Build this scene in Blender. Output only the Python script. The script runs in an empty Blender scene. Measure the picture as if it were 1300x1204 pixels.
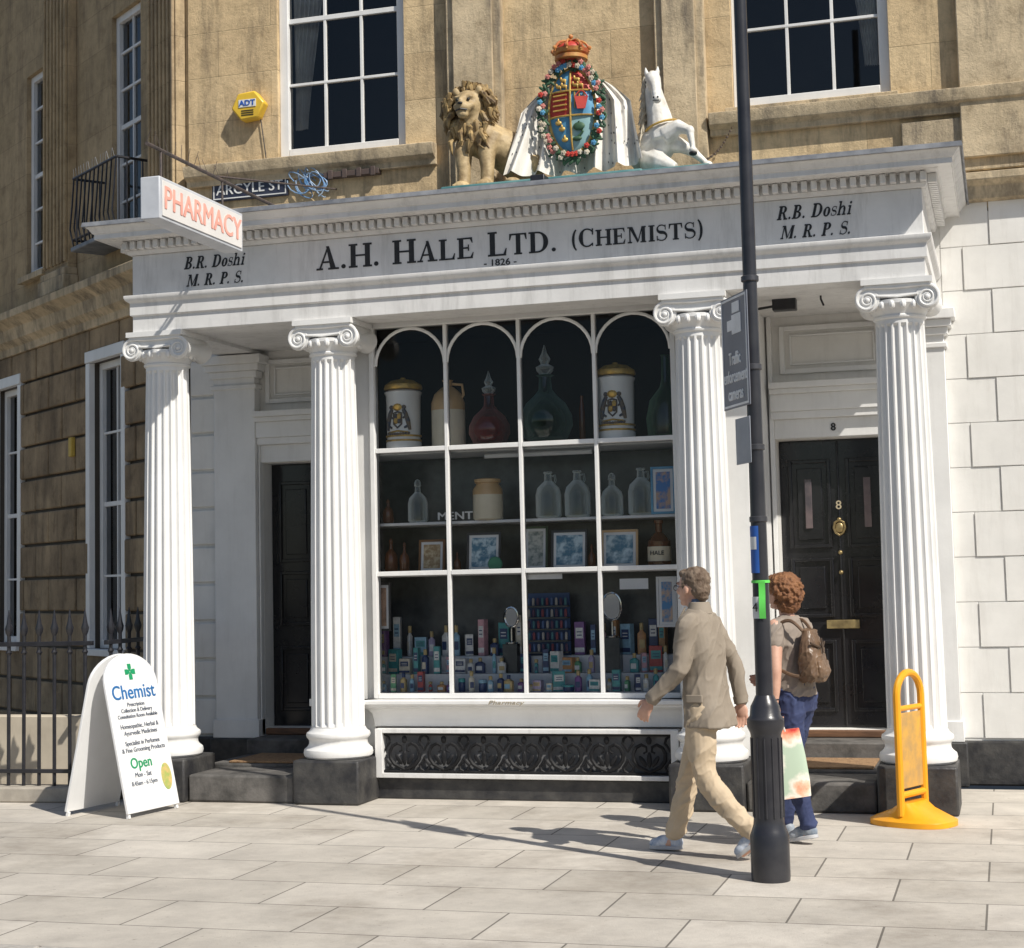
import bpy,bmesh,math,random
from mathutils import Vector as V, Matrix, Quaternion, noise
random.seed(4)
C=bpy.context.scene.collection
rad=math.radians; PI=math.pi
sin,cos=math.sin,math.cos
# ---------------------------------------------------------------- camera
TH,PH,RHO=rad(16.5),rad(4.84),.023
FPX=2100.0
CAM=V((3.55,-11.98,1.67))
F=V((-sin(TH)*cos(PH),cos(TH)*cos(PH),sin(PH)))
R0=V((cos(TH),sin(TH),0)); U0=R0.cross(F)
RR=R0*cos(RHO)-U0*sin(RHO); UU=R0*sin(RHO)+U0*cos(RHO)
def at(px,py,Y):
    d=F*FPX+RR*(px-650)+UU*(557-py)
    return CAM+d*((Y-CAM.y)/d.y)
def ax(px,py,Y): return at(px,py,Y).x
cd=bpy.data.cameras.new('camera'); cam=bpy.data.objects.new('camera',cd); C.objects.link(cam)
cd.sensor_width=36; cd.lens=FPX/1300*36; cd.shift_y=-45/1300; cd.clip_end=500
m=Matrix((RR,UU,-F)).transposed().to_4x4(); m.translation=CAM; cam.matrix_world=m
bpy.context.scene.camera=cam
# ---------------------------------------------------------------- light
EL=rad(46); AZ=rad(32)
S=V((cos(AZ)*cos(EL),-sin(AZ)*cos(EL),sin(EL)))
sd=bpy.data.lights.new('sun','SUN'); sd.energy=5.0; sd.angle=rad(.5); sd.color=(1,.95,.86)
so=bpy.data.objects.new('sun',sd); C.objects.link(so); so.rotation_euler=S.to_track_quat('Z','Y').to_euler(); so.location=(20,-20,20)
w=bpy.data.worlds.new('World'); bpy.context.scene.world=w; w.use_nodes=True
nt=w.node_tree; sk=nt.nodes.new('ShaderNodeTexSky'); sk.sky_type='NISHITA'; sk.sun_disc=False
sk.sun_elevation=EL; sk.sun_rotation=rad(90)+AZ
nt.links.new(sk.outputs[0],nt.nodes['Background'].inputs[0]); nt.nodes['Background'].inputs[1].default_value=.085
vs=bpy.context.scene.view_settings; vs.view_transform='Standard'; vs.look='None'; vs.exposure=0
# ---------------------------------------------------------------- materials
def c4(c): return (c[0],c[1],c[2],1)
def newmat(name):
    m=bpy.data.materials.new(name); m.use_nodes=True; return m,m.node_tree,m.node_tree.nodes['Principled BSDF']
def nd(nt,t,**k):
    n=nt.nodes.new(t)
    for a,b in k.items(): setattr(n,a,b)
    return n
def coords(nt,scale=(1,1,1),swap=None):
    tc=nd(nt,'ShaderNodeTexCoord'); o=tc.outputs['Object']
    if swap:
        sp=nd(nt,'ShaderNodeSeparateXYZ'); cb=nd(nt,'ShaderNodeCombineXYZ'); nt.links.new(o,sp.inputs[0])
        for i,a in enumerate(swap):
            if a: nt.links.new(sp.outputs[a],cb.inputs[i])
        o=cb.outputs[0]
    mp=nd(nt,'ShaderNodeMapping'); mp.inputs['Scale'].default_value=scale; nt.links.new(o,mp.inputs[0]); return mp.outputs[0]
def ramp(nt,fac,stops):
    r=nd(nt,'ShaderNodeValToRGB'); e=r.color_ramp.elements
    while len(e)<len(stops): e.new(.5)
    for x,(p,c) in zip(e,stops): x.position=p; x.color=c4(c) if len(c)==3 else c
    nt.links.new(fac,r.inputs[0]); return r.outputs[0]
def noi(nt,vec,scale,detail=5,rough=.6):
    n=nd(nt,'ShaderNodeTexNoise'); n.inputs['Scale'].default_value=scale; n.inputs['Detail'].default_value=detail; n.inputs['Roughness'].default_value=rough
    nt.links.new(vec,n.inputs['Vector']); return n.outputs['Fac']
def mixc(nt,fac,a,b,mode='MIX'):
    m=nd(nt,'ShaderNodeMix',data_type='RGBA',blend_type=mode)
    for k,x in ((0,fac),(6,a),(7,b)):
        if isinstance(x,(int,float)): m.inputs[k].default_value=x
        elif isinstance(x,tuple): m.inputs[k].default_value=c4(x)
        else: nt.links.new(x,m.inputs[k])
    return m.outputs[2]
def bump(nt,h,strength,dist,bs):
    b=nd(nt,'ShaderNodeBump'); b.inputs['Strength'].default_value=strength; b.inputs['Distance'].default_value=dist
    nt.links.new(h,b.inputs['Height']); nt.links.new(b.outputs[0],bs.inputs['Normal'])
def mat(name,c,c2=None,sc=5,rough=.6,bmp=.15,bsc=80,metal=0,stretch=(1,1,1),dist=.003,spec=.5,lo=.35,hi=.65):
    m,nt,bs=newmat(name); c2=c2 or tuple(x*.82 for x in c)
    v=coords(nt,stretch); col=ramp(nt,noi(nt,v,sc),[(lo,c),(hi,c2)])
    nt.links.new(col,bs.inputs['Base Color']); bs.inputs['Roughness'].default_value=rough; bs.inputs['Metallic'].default_value=metal
    bs.inputs['Specular IOR Level'].default_value=spec
    if bmp: bump(nt,noi(nt,v,bsc,3),bmp,dist,bs)
    return m
def paint(name,c,grime,sc=3,amt=.5,rough=.5,streak=(4,4,.5)):
    m,nt,bs=newmat(name); v=coords(nt); col=ramp(nt,noi(nt,v,sc,6,.6),[(.35,c),(.7,tuple(x*.88 for x in c))])
    g=ramp(nt,noi(nt,coords(nt,streak),2.2,8,.7),[(.50,(0,0,0)),(.78,(1,1,1))]); mm=nd(nt,'ShaderNodeMath',operation='MULTIPLY'); nt.links.new(g,mm.inputs[0]); mm.inputs[1].default_value=amt
    col=mixc(nt,mm.outputs[0],col,grime); nt.links.new(col,bs.inputs['Base Color']); bs.inputs['Roughness'].default_value=rough
    bump(nt,noi(nt,v,26,8,.65),.18,.006,bs); return m
def stone(name,c1,c2,dark,bw=.8,rh=.34,mortar=.004,dirt=.5,joint=True,mc=.72):
    m,nt,bs=newmat(name); v=coords(nt,(1,1,1),('X','Z',None)); v3=coords(nt)
    br=nd(nt,'ShaderNodeTexBrick'); nt.links.new(v,br.inputs['Vector'])
    for k,x in (('Scale',1),('Mortar Size',mortar),('Mortar Smooth',.4),('Brick Width',bw),('Row Height',rh),('Bias',0)): br.inputs[k].default_value=x
    br.inputs['Color1'].default_value=c4(c1); br.inputs['Color2'].default_value=c4(c2); br.inputs['Mortar'].default_value=c4(tuple(x*mc for x in c1))
    base=br.outputs['Color'] if joint else ramp(nt,noi(nt,v3,1.3,3),[(.35,c1),(.65,c2)])
    n1=ramp(nt,noi(nt,v3,5,9,.74),[(.28,(.58,.55,.52)),(.48,(.95,.94,.92)),(.68,(1.15,1.13,1.10))])
    col=mixc(nt,1.0,base,n1,'MULTIPLY')
    st=ramp(nt,noi(nt,coords(nt,(3,3,.5)),1.5,9,.74),[(.48,(0,0,0)),(.68,(1,1,1))])
    mm=nd(nt,'ShaderNodeMath',operation='MULTIPLY'); nt.links.new(st,mm.inputs[0]); mm.inputs[1].default_value=dirt
    col=mixc(nt,mm.outputs[0],col,dark)
    nt.links.new(col,bs.inputs['Base Color']); bs.inputs['Roughness'].default_value=.9; bs.inputs['Specular IOR Level'].default_value=.2
    h=nd(nt,'ShaderNodeMath',operation='ADD'); nt.links.new(noi(nt,v3,24,9,.78),h.inputs[0])
    if joint:
        q=nd(nt,'ShaderNodeMath',operation='MULTIPLY'); nt.links.new(br.outputs['Fac'],q.inputs[0]); q.inputs[1].default_value=-.5; nt.links.new(q.outputs[0],h.inputs[1])
    bump(nt,h.outputs[0],.6,.022,bs)
    return m
def glassmat(name,tint=(1,1,1),refl=1.0,edge=0.0,ior=1.5):
    m,nt,bs=newmat(name); nt.nodes.remove(bs); out=nt.nodes['Material Output']
    tr=nd(nt,'ShaderNodeBsdfTransparent'); tr.inputs[0].default_value=c4(tint)
    gl=nd(nt,'ShaderNodeBsdfGlossy'); gl.inputs['Roughness'].default_value=.02; gl.inputs[0].default_value=(refl,refl,refl,1)
    fr=nd(nt,'ShaderNodeFresnel'); fr.inputs[0].default_value=ior
    mx=nd(nt,'ShaderNodeMixShader'); nt.links.new(fr.outputs[0],mx.inputs[0]); nt.links.new(tr.outputs[0],mx.inputs[1]); nt.links.new(gl.outputs[0],mx.inputs[2])
    o=mx.outputs[0]
    if edge:
        df=nd(nt,'ShaderNodeBsdfDiffuse'); df.inputs[0].default_value=c4(tuple(min(1,x*.6+.2) for x in tint)); lw=nd(nt,'ShaderNodeLayerWeight'); lw.inputs[0].default_value=edge
        m2=nd(nt,'ShaderNodeMixShader'); nt.links.new(lw.outputs['Facing'],m2.inputs[0]); nt.links.new(o,m2.inputs[1]); nt.links.new(df.outputs[0],m2.inputs[2]); o=m2.outputs[0]
    nt.links.new(o,out.inputs[0]); return m
WHITE=paint('white_paint',(.82,.815,.80),(.42,.40,.37),2.2,.22,.42)
WHITE2=paint('white_paint_weathered',(.77,.76,.745),(.26,.25,.23),4,.48,.5)
WALLW=paint('white_masonry_paint',(.80,.785,.75),(.45,.42,.38),3,.35,.7)
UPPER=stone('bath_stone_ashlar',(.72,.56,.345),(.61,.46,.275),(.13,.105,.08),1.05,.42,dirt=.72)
TRIMS=stone('bath_stone_trim',(.66,.54,.37),(.53,.43,.29),(.12,.105,.09),dirt=.8,joint=False)
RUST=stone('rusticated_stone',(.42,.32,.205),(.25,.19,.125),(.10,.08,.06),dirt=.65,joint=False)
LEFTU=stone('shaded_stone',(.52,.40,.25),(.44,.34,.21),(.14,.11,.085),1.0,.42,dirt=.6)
BLACKST=mat('black_stone_plinth',(.022,.022,.025),(.07,.067,.063),7,.5,.5,25,dist=.01)
LEAD=mat('lead_sheet',(.13,.14,.16),(.27,.28,.30),6,.5,.3,20,dist=.006)
IRON=mat('black_iron',(.014,.014,.018),(.025,.025,.03),12,.35,.2,60)
DOORB=mat('black_gloss_door',(.010,.010,.012),(.018,.018,.02),3,.14,.05,14,dist=.002)
BRASS=mat('dull_brass',(.42,.32,.15),(.24,.18,.09),20,.4,.1,50,metal=.7)
BLACKT=mat('black_lettering',(.01,.01,.012),(.02,.02,.02),20,.5,0)
DARKIN=mat('dark_interior',(.012,.012,.014),(.025,.022,.02),2,.9,0)
SHELFW=mat('white_shelf',(.76,.76,.76),(.68,.68,.69),4,.5,.05)
GREYBK=mat('display_back',(.07,.08,.085),(.02,.025,.028),3.5,.25,.05)
GLASS=glassmat('window_glass',(.98,.985,.985),.9,0,1.33)
GLASS2=glassmat('sash_glass',(.93,.95,.97),.8,0,1.6)
WOOD=mat('worn_wood',(.22,.11,.055),(.11,.055,.03),4,.6,.4,30,stretch=(1,8,8))
MAT_=mat('coir_mat',(.40,.25,.13),(.24,.14,.075),40,.95,.9,160,dist=.01)
CREAM=mat('cream_render',(.60,.53,.42),(.48,.42,.33),3,.8,.3,30)
STEPST=mat('worn_step_stone',(.15,.14,.13),(.05,.048,.045),5,.75,.4,30,dist=.01)
def simple(name,c,rough=.5,c2=None,**k): return mat(name,c,c2,rough=rough,**k)
# ---------------------------------------------------------------- mesh builder
ORG={}
class MB:
    def __init__(s,M=None): s.v=[];s.f=[];s.M=M
    def add(s,vs,fs):
        b=len(s.v)
        for p in vs:
            p=V(p); s.v.append(s.M@p if s.M else p)
        s.f+=[tuple(i+b for i in f) for f in fs]
    def box(s,x0,x1,y0,y1,z0,z1):
        s.add([(x,y,z) for z in (z0,z1) for y in (y0,y1) for x in (x0,x1)],[(0,2,3,1),(4,5,7,6),(0,1,5,4),(2,6,7,3),(0,4,6,2),(1,3,7,5)]); return s
    def poly(s,pts,d):
        n=len(pts); d=V(d); a=[V(p) for p in pts]
        s.add(a+[p+d for p in a],[tuple(range(n)),tuple(range(2*n-1,n-1,-1))]+[(i,i+n,(i+1)%n+n,(i+1)%n) for i in range(n)]); return s
    def quad(s,*p): s.add(p,[(0,1,2,3)]); return s
    def tube(s,pts,r,n=8,closed=False):
        pts=[V(p) for p in pts]; k=len(pts); rs=r if isinstance(r,(list,tuple)) else [r]*k
        t0=None; vs=[]
        for i,p in enumerate(pts):
            if closed: t=(pts[(i+1)%k]-pts[i-1])
            else: t=pts[min(i+1,k-1)]-pts[max(i-1,0)]
            t=t.normalized()
            if t0 is None: u=t.orthogonal().normalized()
            else: u=(u-t*u.dot(t)).normalized()
            t0=t; w_=t.cross(u)
            for j in range(n):
                a=2*PI*j/n; vs.append(p+u*cos(a)*rs[i]+w_*sin(a)*rs[i])
        fs=[]
        for i in range(k if closed else k-1):
            for j in range(n):
                a=i*n+j;b=i*n+(j+1)%n;c=((i+1)%k)*n+(j+1)%n;d=((i+1)%k)*n+j; fs.append((a,b,c,d))
        if not closed: fs+=[tuple(range(n-1,-1,-1)),tuple(range((k-1)*n,k*n))]
        s.add(vs,fs); return s
    def lathe(s,prof,c=(0,0,0),n=24,ax='z'):
        vs=[];c=V(c)
        for r,z in prof:
            for j in range(n):
                a=2*PI*j/n
                p=V((r*cos(a),r*sin(a),z)) if ax=='z' else V((r*cos(a),z,r*sin(a))) if ax=='y' else V((z,r*cos(a),r*sin(a)))
                vs.append(c+p)
        k=len(prof); fs=[(i*n+j,i*n+(j+1)%n,(i+1)*n+(j+1)%n,(i+1)*n+j) for i in range(k-1) for j in range(n)]
        fs+=[tuple(range(n-1,-1,-1)),tuple(range((k-1)*n,k*n))]; s.add(vs,fs); return s
    def ell(s,c,r,rot=None,n=14,m=8):
        c=V(c); r=(r,r,r) if isinstance(r,(int,float)) else r
        vs=[V((0,0,-r[2]))]
        for i in range(1,m):
            b=-PI/2+PI*i/m
            for j in range(n): a=2*PI*j/n; vs.append(V((r[0]*cos(b)*cos(a),r[1]*cos(b)*sin(a),r[2]*sin(b))))
        vs.append(V((0,0,r[2])))
        if rot is not None: vs=[rot@p for p in vs]
        vs=[p+c for p in vs]; L=len(vs)-1
        fs=[(0,1+(j+1)%n,1+j) for j in range(n)]+[(1+i*n+j,1+i*n+(j+1)%n,1+(i+1)*n+(j+1)%n,1+(i+1)*n+j) for i in range(m-2) for j in range(n)]
        fs+=[(L,1+(m-2)*n+j,1+(m-2)*n+(j+1)%n) for j in range(n)]; s.add(vs,fs); return s
    def rings(s,rs,n=22,A=(1,0,0),B=(0,1,0),p=2.0):
        A=V(A);B=V(B);vs=[]
        for c,a,b in rs:
            for j in range(n):
                t=2*PI*j/n; ca,sa=cos(t),sin(t)
                vs.append(V(c)+A*a*math.copysign(abs(ca)**(2/p),ca)+B*b*math.copysign(abs(sa)**(2/p),sa))
        k=len(rs); fs=[(i*n+j,i*n+(j+1)%n,(i+1)*n+(j+1)%n,(i+1)*n+j) for i in range(k-1) for j in range(n)]
        fs+=[tuple(range(n-1,-1,-1)),tuple(range((k-1)*n,k*n))]; s.add(vs,fs); return s
    def sweep(s,prof,path):
        P=[V((x,y,0)) for x,y in path]; k=len(P); ns=[]
        for i in range(k-1):
            d=(P[i+1]-P[i]).normalized(); ns.append(V((d.y,-d.x,0)))
        vn=[ns[0]]+[(ns[i-1]+ns[i])/(1+ns[i-1].dot(ns[i])) for i in range(1,k-1)]+[ns[-1]]
        L=len(prof); vs=[P[i]+vn[i]*o+V((0,0,z)) for i in range(k) for o,z in prof]
        fs=[(i*L+j,i*L+(j+1)%L,(i+1)*L+(j+1)%L,(i+1)*L+j) for i in range(k-1) for j in range(L)]
        fs+=[tuple(range(L)),tuple(range(k*L-1,(k-1)*L-1,-1))]; s.add(vs,fs); return s
    def grid(s,f,nu,nv):
        vs=[f(i/nu,j/nv) for j in range(nv+1) for i in range(nu+1)]
        s.add(vs,[(j*(nu+1)+i,j*(nu+1)+i+1,(j+1)*(nu+1)+i+1,(j+1)*(nu+1)+i) for j in range(nv) for i in range(nu)]); return s
    def mesh(s,name,off=V((0,0,0)),recalc=True):
        me=bpy.data.meshes.new(name); me.from_pydata([tuple(p-off) for p in s.v],[],s.f)
        if recalc:
            b=bmesh.new(); b.from_mesh(me); bmesh.ops.recalc_face_normals(b,faces=b.faces); b.to_mesh(me); b.free()
        return me
    def build(s,name,m,parent=None,smooth=True,bev=0,seg=2,ang=35,label=None,local=False,recalc=True):
        if parent is not None: off=V((0,0,0)) if local else ORG.get(parent.name,V((0,0,0)))
        else:
            lo=[min(p[i] for p in s.v) for i in range(3)]; hi=[max(p[i] for p in s.v) for i in range(3)]
            off=V(((lo[0]+hi[0])/2,(lo[1]+hi[1])/2,lo[2]))
        me=s.mesh(name,off,recalc); o=bpy.data.objects.new(name,me); C.objects.link(o); me.materials.append(m)
        if smooth:
            me.shade_smooth(); me.set_sharp_from_angle(angle=rad(ang))
        if parent is not None: o.parent=parent; ORG[o.name]=off
        else: o.location=off; ORG[o.name]=off
        if bev:
            b=o.modifiers.new('bevel','BEVEL'); b.width=bev; b.segments=seg; b.limit_method='ANGLE'; b.angle_limit=rad(40)
        if label: o['label']=label
        return o
def thing(name,label,cat,loc=(0,0,0),rotz=0,group=None):
    o=bpy.data.objects.new(name,None); C.objects.link(o); o.location=loc; o.rotation_euler=(0,0,rotz); o['label']=label; o['category']=cat
    if group: o['group']=group
    ORG[o.name]=V(loc); return o
def tag(o,label,cat,group=None):
    o['label']=label;o['category']=cat
    if group:o['group']=group
    return o
def struct(o): o['kind']='structure'; return o
def organic(name,mb,m,parent,voxel=.006,sm=4,disp=None,local=True):
    me=mb.mesh('tmp'); o=bpy.data.objects.new('tmp',me); C.objects.link(o)
    r=o.modifiers.new('r','REMESH'); r.mode='VOXEL'; r.voxel_size=voxel
    if sm: q=o.modifiers.new('s','SMOOTH'); q.factor=.5; q.iterations=sm
    dg=bpy.context.evaluated_depsgraph_get(); dg.update()
    me2=bpy.data.meshes.new_from_object(o.evaluated_get(dg)); bpy.data.objects.remove(o)
    if disp:
        ns=[v.normal.copy() for v in me2.vertices]
        for v,n_ in zip(me2.vertices,ns): v.co=v.co+n_*disp(v.co)
    me2.name=name; me2.materials.clear(); me2.materials.append(m); me2.shade_smooth()
    off=V((0,0,0)) if local else ORG.get(parent.name,V((0,0,0)))
    if not local:
        for v in me2.vertices: v.co-=off
    q=bpy.data.objects.new(name,me2); C.objects.link(q); q.parent=parent; ORG[q.name]=off; return q
def text(name,body,size,m,parent,loc,az=0,align='CENTER',shear=0,bold=0,ext=.0015,tilt=0,local=False,wscale=1,label=None,space=1):
    cu=bpy.data.curves.new(name,'FONT'); cu.body=body; cu.size=size; cu.align_x=align; cu.align_y='CENTER'; cu.shear=shear; cu.extrude=ext; cu.space_character=space*(1+bold*.6/size if bold else 1); cu.resolution_u=4
    t=bpy.data.objects.new('tmp',cu); C.objects.link(t); dg=bpy.context.evaluated_depsgraph_get(); dg.update()
    me=bpy.data.meshes.new_from_object(t.evaluated_get(dg)); bpy.data.objects.remove(t)
    if bold:
        b=bmesh.new(); b.from_mesh(me); src=me.copy()
        for k,(dx,dy) in enumerate(((bold,0),(-bold,0),(0,bold*.6),(0,-bold*.6))):
            c_=src.copy(); c_.transform(Matrix.Translation((dx,dy,-.0003*(k+1)))); b.from_mesh(c_)
        b.to_mesh(me); b.free()
    off=V((0,0,0)) if local else ORG.get(parent.name,V((0,0,0)))
    M=Matrix.Translation(V(loc)-off)@Matrix.Rotation(az,4,'Z')@Matrix.Rotation(PI/2+tilt,4,'X')@Matrix.Diagonal((wscale,1,1,1))
    me.transform(M); me.materials.clear(); me.materials.append(m); me.name=name
    o=bpy.data.objects.new(name,me); C.objects.link(o); o.parent=parent
    if label:o['label']=label
    return o
# ---------------------------------------------------------------- ground
def pavemat():
    m,nt,bs=newmat('pavement_slabs'); v=coords(nt,(1,1,1),('X','Y',None)); v3=coords(nt)
    v.node.inputs['Location'].default_value=(.3,.12,0)
    br=nd(nt,'ShaderNodeTexBrick'); nt.links.new(v,br.inputs['Vector'])
    for k,x in (('Scale',1),('Mortar Size',.006),('Mortar Smooth',.2),('Brick Width',.92),('Row Height',.62),('Bias',0)): br.inputs[k].default_value=x
    br.inputs['Color1'].default_value=(.58,.54,.485,1); br.inputs['Color2'].default_value=(.47,.435,.385,1); br.inputs['Mortar'].default_value=(.18,.165,.145,1)
    n=ramp(nt,noi(nt,v3,2.6,8,.7),[(.3,(.78,.77,.76)),(.65,(1.06,1.05,1.03))]); col=mixc(nt,1.0,br.outputs['Color'],n,'MULTIPLY')
    sp=ramp(nt,noi(nt,v3,24,4,.7),[(.64,(1,1,1)),(.72,(.66,.64,.62))]); col=mixc(nt,1.0,col,sp,'MULTIPLY')
    st=ramp(nt,noi(nt,v3,.9,6,.7),[(.50,(1,1,1)),(.68,(.72,.70,.68))]); col=mixc(nt,1.0,col,st,'MULTIPLY')
    nt.links.new(col,bs.inputs['Base Color']); bs.inputs['Roughness'].default_value=.85
    h=nd(nt,'ShaderNodeMath',operation='MULTIPLY_ADD'); nt.links.new(br.outputs['Fac'],h.inputs[0]); h.inputs[1].default_value=-1.2; nt.links.new(noi(nt,v3,90,4),h.inputs[2])
    bump(nt,h.outputs[0],.4,.006,bs); return m
PAVE=pavemat(); ASPH=mat('asphalt',(.05,.05,.052),(.035,.035,.037),30,.9,.8,220,dist=.006); KERB=mat('granite_kerb',(.46,.43,.39),(.34,.32,.29),30,.8,.4,90)
def sbox(name,m,*b,bev=0):
    o=MB().box(*b).build(name,m,None,bev=bev,smooth=False); return struct(o)
KY=-5.0
sbox('road',ASPH,-150,150,-150,KY-.12,-.4,-.10)
sbox('ground',mat('packed_earth',(.12,.10,.08)),-150,150,KY+.3,150,-.5,-.16)
sbox('pavement',PAVE,-40,40,KY,1.2,-.15,0)
kb=MB()
x=-30
while x<30: kb.box(x+.004,x+.906,KY-.12,KY-.004,-.3,.003); x+=.91
struct(kb.build('kerb',KERB,None,bev=.012))
# ---------------------------------------------------------------- shop building
B=thing('town_house','sandstone town house with white columned chemist shopfront on its ground floor','building',(0,1.45,0))
def holes_wall(mb,x0,x1,z0,z1,y0,y1,holes):
    xs=sorted({x0,x1}|{h[0] for h in holes}|{h[1] for h in holes})
    for a,b in zip(xs,xs[1:]):
        hs=sorted((h[2],h[3]) for h in holes if h[0]<=a+1e-6 and h[1]>=b-1e-6); z=z0
        for c,d in hs:
            if c>z: mb.box(a,b,y0,y1,z,c)
            z=d
        if z1>z: mb.box(a,b,y0,y1,z,z1)
WZ=5.48
wins=[(-2.56,-1.34,WZ,8.2),(1.55,2.83,WZ+.03,8.2)]
mb=MB(); holes_wall(mb,-3.45,8,4.5,9.5,1.45,1.75,wins); mb.build('upper_wall',UPPER,B,smooth=False)
for a,b in ((-.92,-.42),(.92,1.34),(3.36,3.95)):
    o=MB().box(a,b,1.36,1.448,4.9,9.5).build('pilaster',TRIMS,B,bev=.01)
    if b<3: MB().box(a+.07,b-.07,1.325,1.358,4.9,9.5).build('raised_panel',TRIMS,o,bev=.008)
prof=[(0,5.28),(.05,5.28),(.05,5.33),(.11,5.36),(.13,5.43),(.13,5.46),(0,5.475)]
MB().sweep(prof,[(-3.448,1.45),(-1.05,1.45)]).build('sill_band',TRIMS,B,bev=.006); MB().sweep(prof,[(1.36,1.447),(6,1.447)]).build('sill_band',TRIMS,B,bev=.006)
MB().sweep([(0,4.55),(.08,4.56),(.1,4.66),(.16,4.7),(.16,4.76),(0,4.79)],[(3.15,1.44),(8,1.44)]).build('string_course',TRIMS,B,bev=.006)
MB().box(2.9,7.9,1.40,1.449,4.8,5.24).build('blocking_course',TRIMS,B,bev=.01)
CURT=mat('cream_curtain',(.80,.77,.70),(.62,.58,.52),8,.9,.2)
def sash(x0,x1,z0,z1,sides):
    f=MB(); y0,y1=1.50,1.60
    f.box(x0,x0+.085,y0,y1,z0,z1);f.box(x1-.085,x1,y0,y1,z0,z1);f.box(x0+.085,x1-.085,y0,y1,z0,z0+.09);f.box(x0+.085,x1-.085,y0,y1,z1-.08,z1)
    o=f.build('window',WHITE,B,bev=.006)
    g=MB(); ww=(x1-x0-.17)
    for k in (1,2): g.box(x0+.085+ww*k/3-.013,x0+.085+ww*k/3+.013,1.525,1.565,z0+.09,z1-.08)
    ph=(z1-z0-.17)/4.3
    for k in range(1,5):
        t=.022 if k==2 else .012
        zz=z0+.09+ph*k; g.box(x0+.085,x1-.085,1.522,1.568,zz-t,zz+t)
    g.build('glazing_bars',WHITE,o,bev=.003)
    MB().quad((x0+.08,1.548,z0+.085),(x1-.08,1.548,z0+.085),(x1-.08,1.548,z1-.07),(x0+.08,1.548,z1-.07)).build('pane',GLASS2,o,smooth=False,recalc=False)
    MB().box(x0-.06,x1+.06,1.38,1.52,z0-.075,z0-.004).build('sill',TRIMS,o,bev=.008)
    rm=MB(); rm.box(x0-.1,x1+.1,3.0,3.02,z0-.2,z1); rm.box(x0-.12,x0-.1,1.76,3.0,z0-.2,z1); rm.box(x1+.1,x1+.12,1.76,3.0,z0-.2,z1); rm.box(x0-.1,x1+.1,1.76,3.0,z1,z1+.02); rm.build('room_wall',DARKIN,o,smooth=False)
    for s in sides:
        base=x0+.09 if s==1 else x1-.09
        def fc(u,v):
            wd=.12+.36*max(0,v)**1.3; xx=base+s*wd*u; return V((xx,1.64+.02*sin(u*40)+.01*sin(v*9+u*5),z0+.3+v*(z1-z0-.4)))
        MB().grid(fc,50,14).build('curtain',CURT,o,recalc=False)
sash(*wins[0],(1,)); sash(*wins[1],(-1,))
DX0,DX1,DZ0,DZ1=1.80,2.74,.42,2.74
lh=[(DX0,DX1,DZ0,DZ1),(-DX1,-DX0,DZ0,DZ1)]
mb=MB(); holes_wall(mb,-3.45,8,.34,4.48,1.45,1.75,lh); mb.build('lower_wall',WALLW,B,smooth=False)
MB().box(3.14,8,1.40,1.75,0,.338).build('wall_plinth',BLACKST,B,bev=.015)
MB().box(-3.45,-3.1,1.40,1.75,0,.338).build('wall_plinth',BLACKST,B,bev=.015)
q=MB(); z=.36;i=0
while z<4.3:
    a=3.33+(.21 if i%2 else 0)
    q.box(a,3.98,1.434,1.449,z,z+.341); q.box(3.986,4.7,1.434,1.449,z,z+.341); q.box(3.16,a-.008,1.444,1.449,z,z+.343); z+=.35; i+=1
q.build('rusticated_blocks',WALLW,B,bev=.005)
q=MB(); z=.36
while z<3.6: q.box(-3.44,-3.12,1.425,1.449,z,z+.31); z+=.335
q.build('rusticated_blocks',WALLW,B,bev=.012)
# entablature
E=3.1
path=[(-E,1.449),(-E,-.2),(E,-.2),(E,1.449)]
ent=MB().sweep([(-.36,3.71),(.0,3.71),(.0,3.84),(.018,3.845),(.018,3.945),(.045,3.965),(.055,3.985),(.055,4.005),(.0,4.01),(.0,4.335),(-.36,4.335)],path).build('entablature',WHITE2,B,bev=.003)
MB().box(-2.75,2.75,.14,1.448,3.74,3.80).build('soffit',WHITE2,B)
cor=MB().sweep([(-.3,4.337),(.025,4.337),(.035,4.358),(.04,4.365),(.04,4.435),(.115,4.44),(.125,4.45),(.21,4.453),(.215,4.445),(.22,4.445),(.22,4.485),(.232,4.49),(.25,4.52),(.272,4.538),(.272,4.55),(-.3,4.56)],path).build('cornice',WHITE2,B,bev=.002)
n=92; dn=MB()
for i in range(n):
    xx=-E-.05+(2*E+.1)*(i+.5)/n; dn.box(xx-.021,xx+.021,-.305,-.242,4.37,4.434)
dn.build('dentil_course',WHITE2,cor,bev=.003)
for sx in (-1,1):
    dn=MB()
    for i in range(24):
        yy=-.22+1.6*(i+.5)/24; a,b=sorted((sx*(E+.042),sx*(E+.105))); dn.box(a,b,yy-.021,yy+.021,4.37,4.434)
    dn.build('dentil_course',WHITE2,cor,bev=.003)
MB().sweep([(-.3,4.562),(.28,4.552),(.285,4.54),(.295,4.54),(.288,4.575),(-.3,4.59)],path).build('lead_flashing',LEAD,B)
MB().poly([(-E,0.0,4.59),(-E,1.447,4.84),(-E,1.447,4.4),(-E,0.0,4.4)],(2*E,0,0)).build('lead_roof',LEAD,B)
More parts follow.
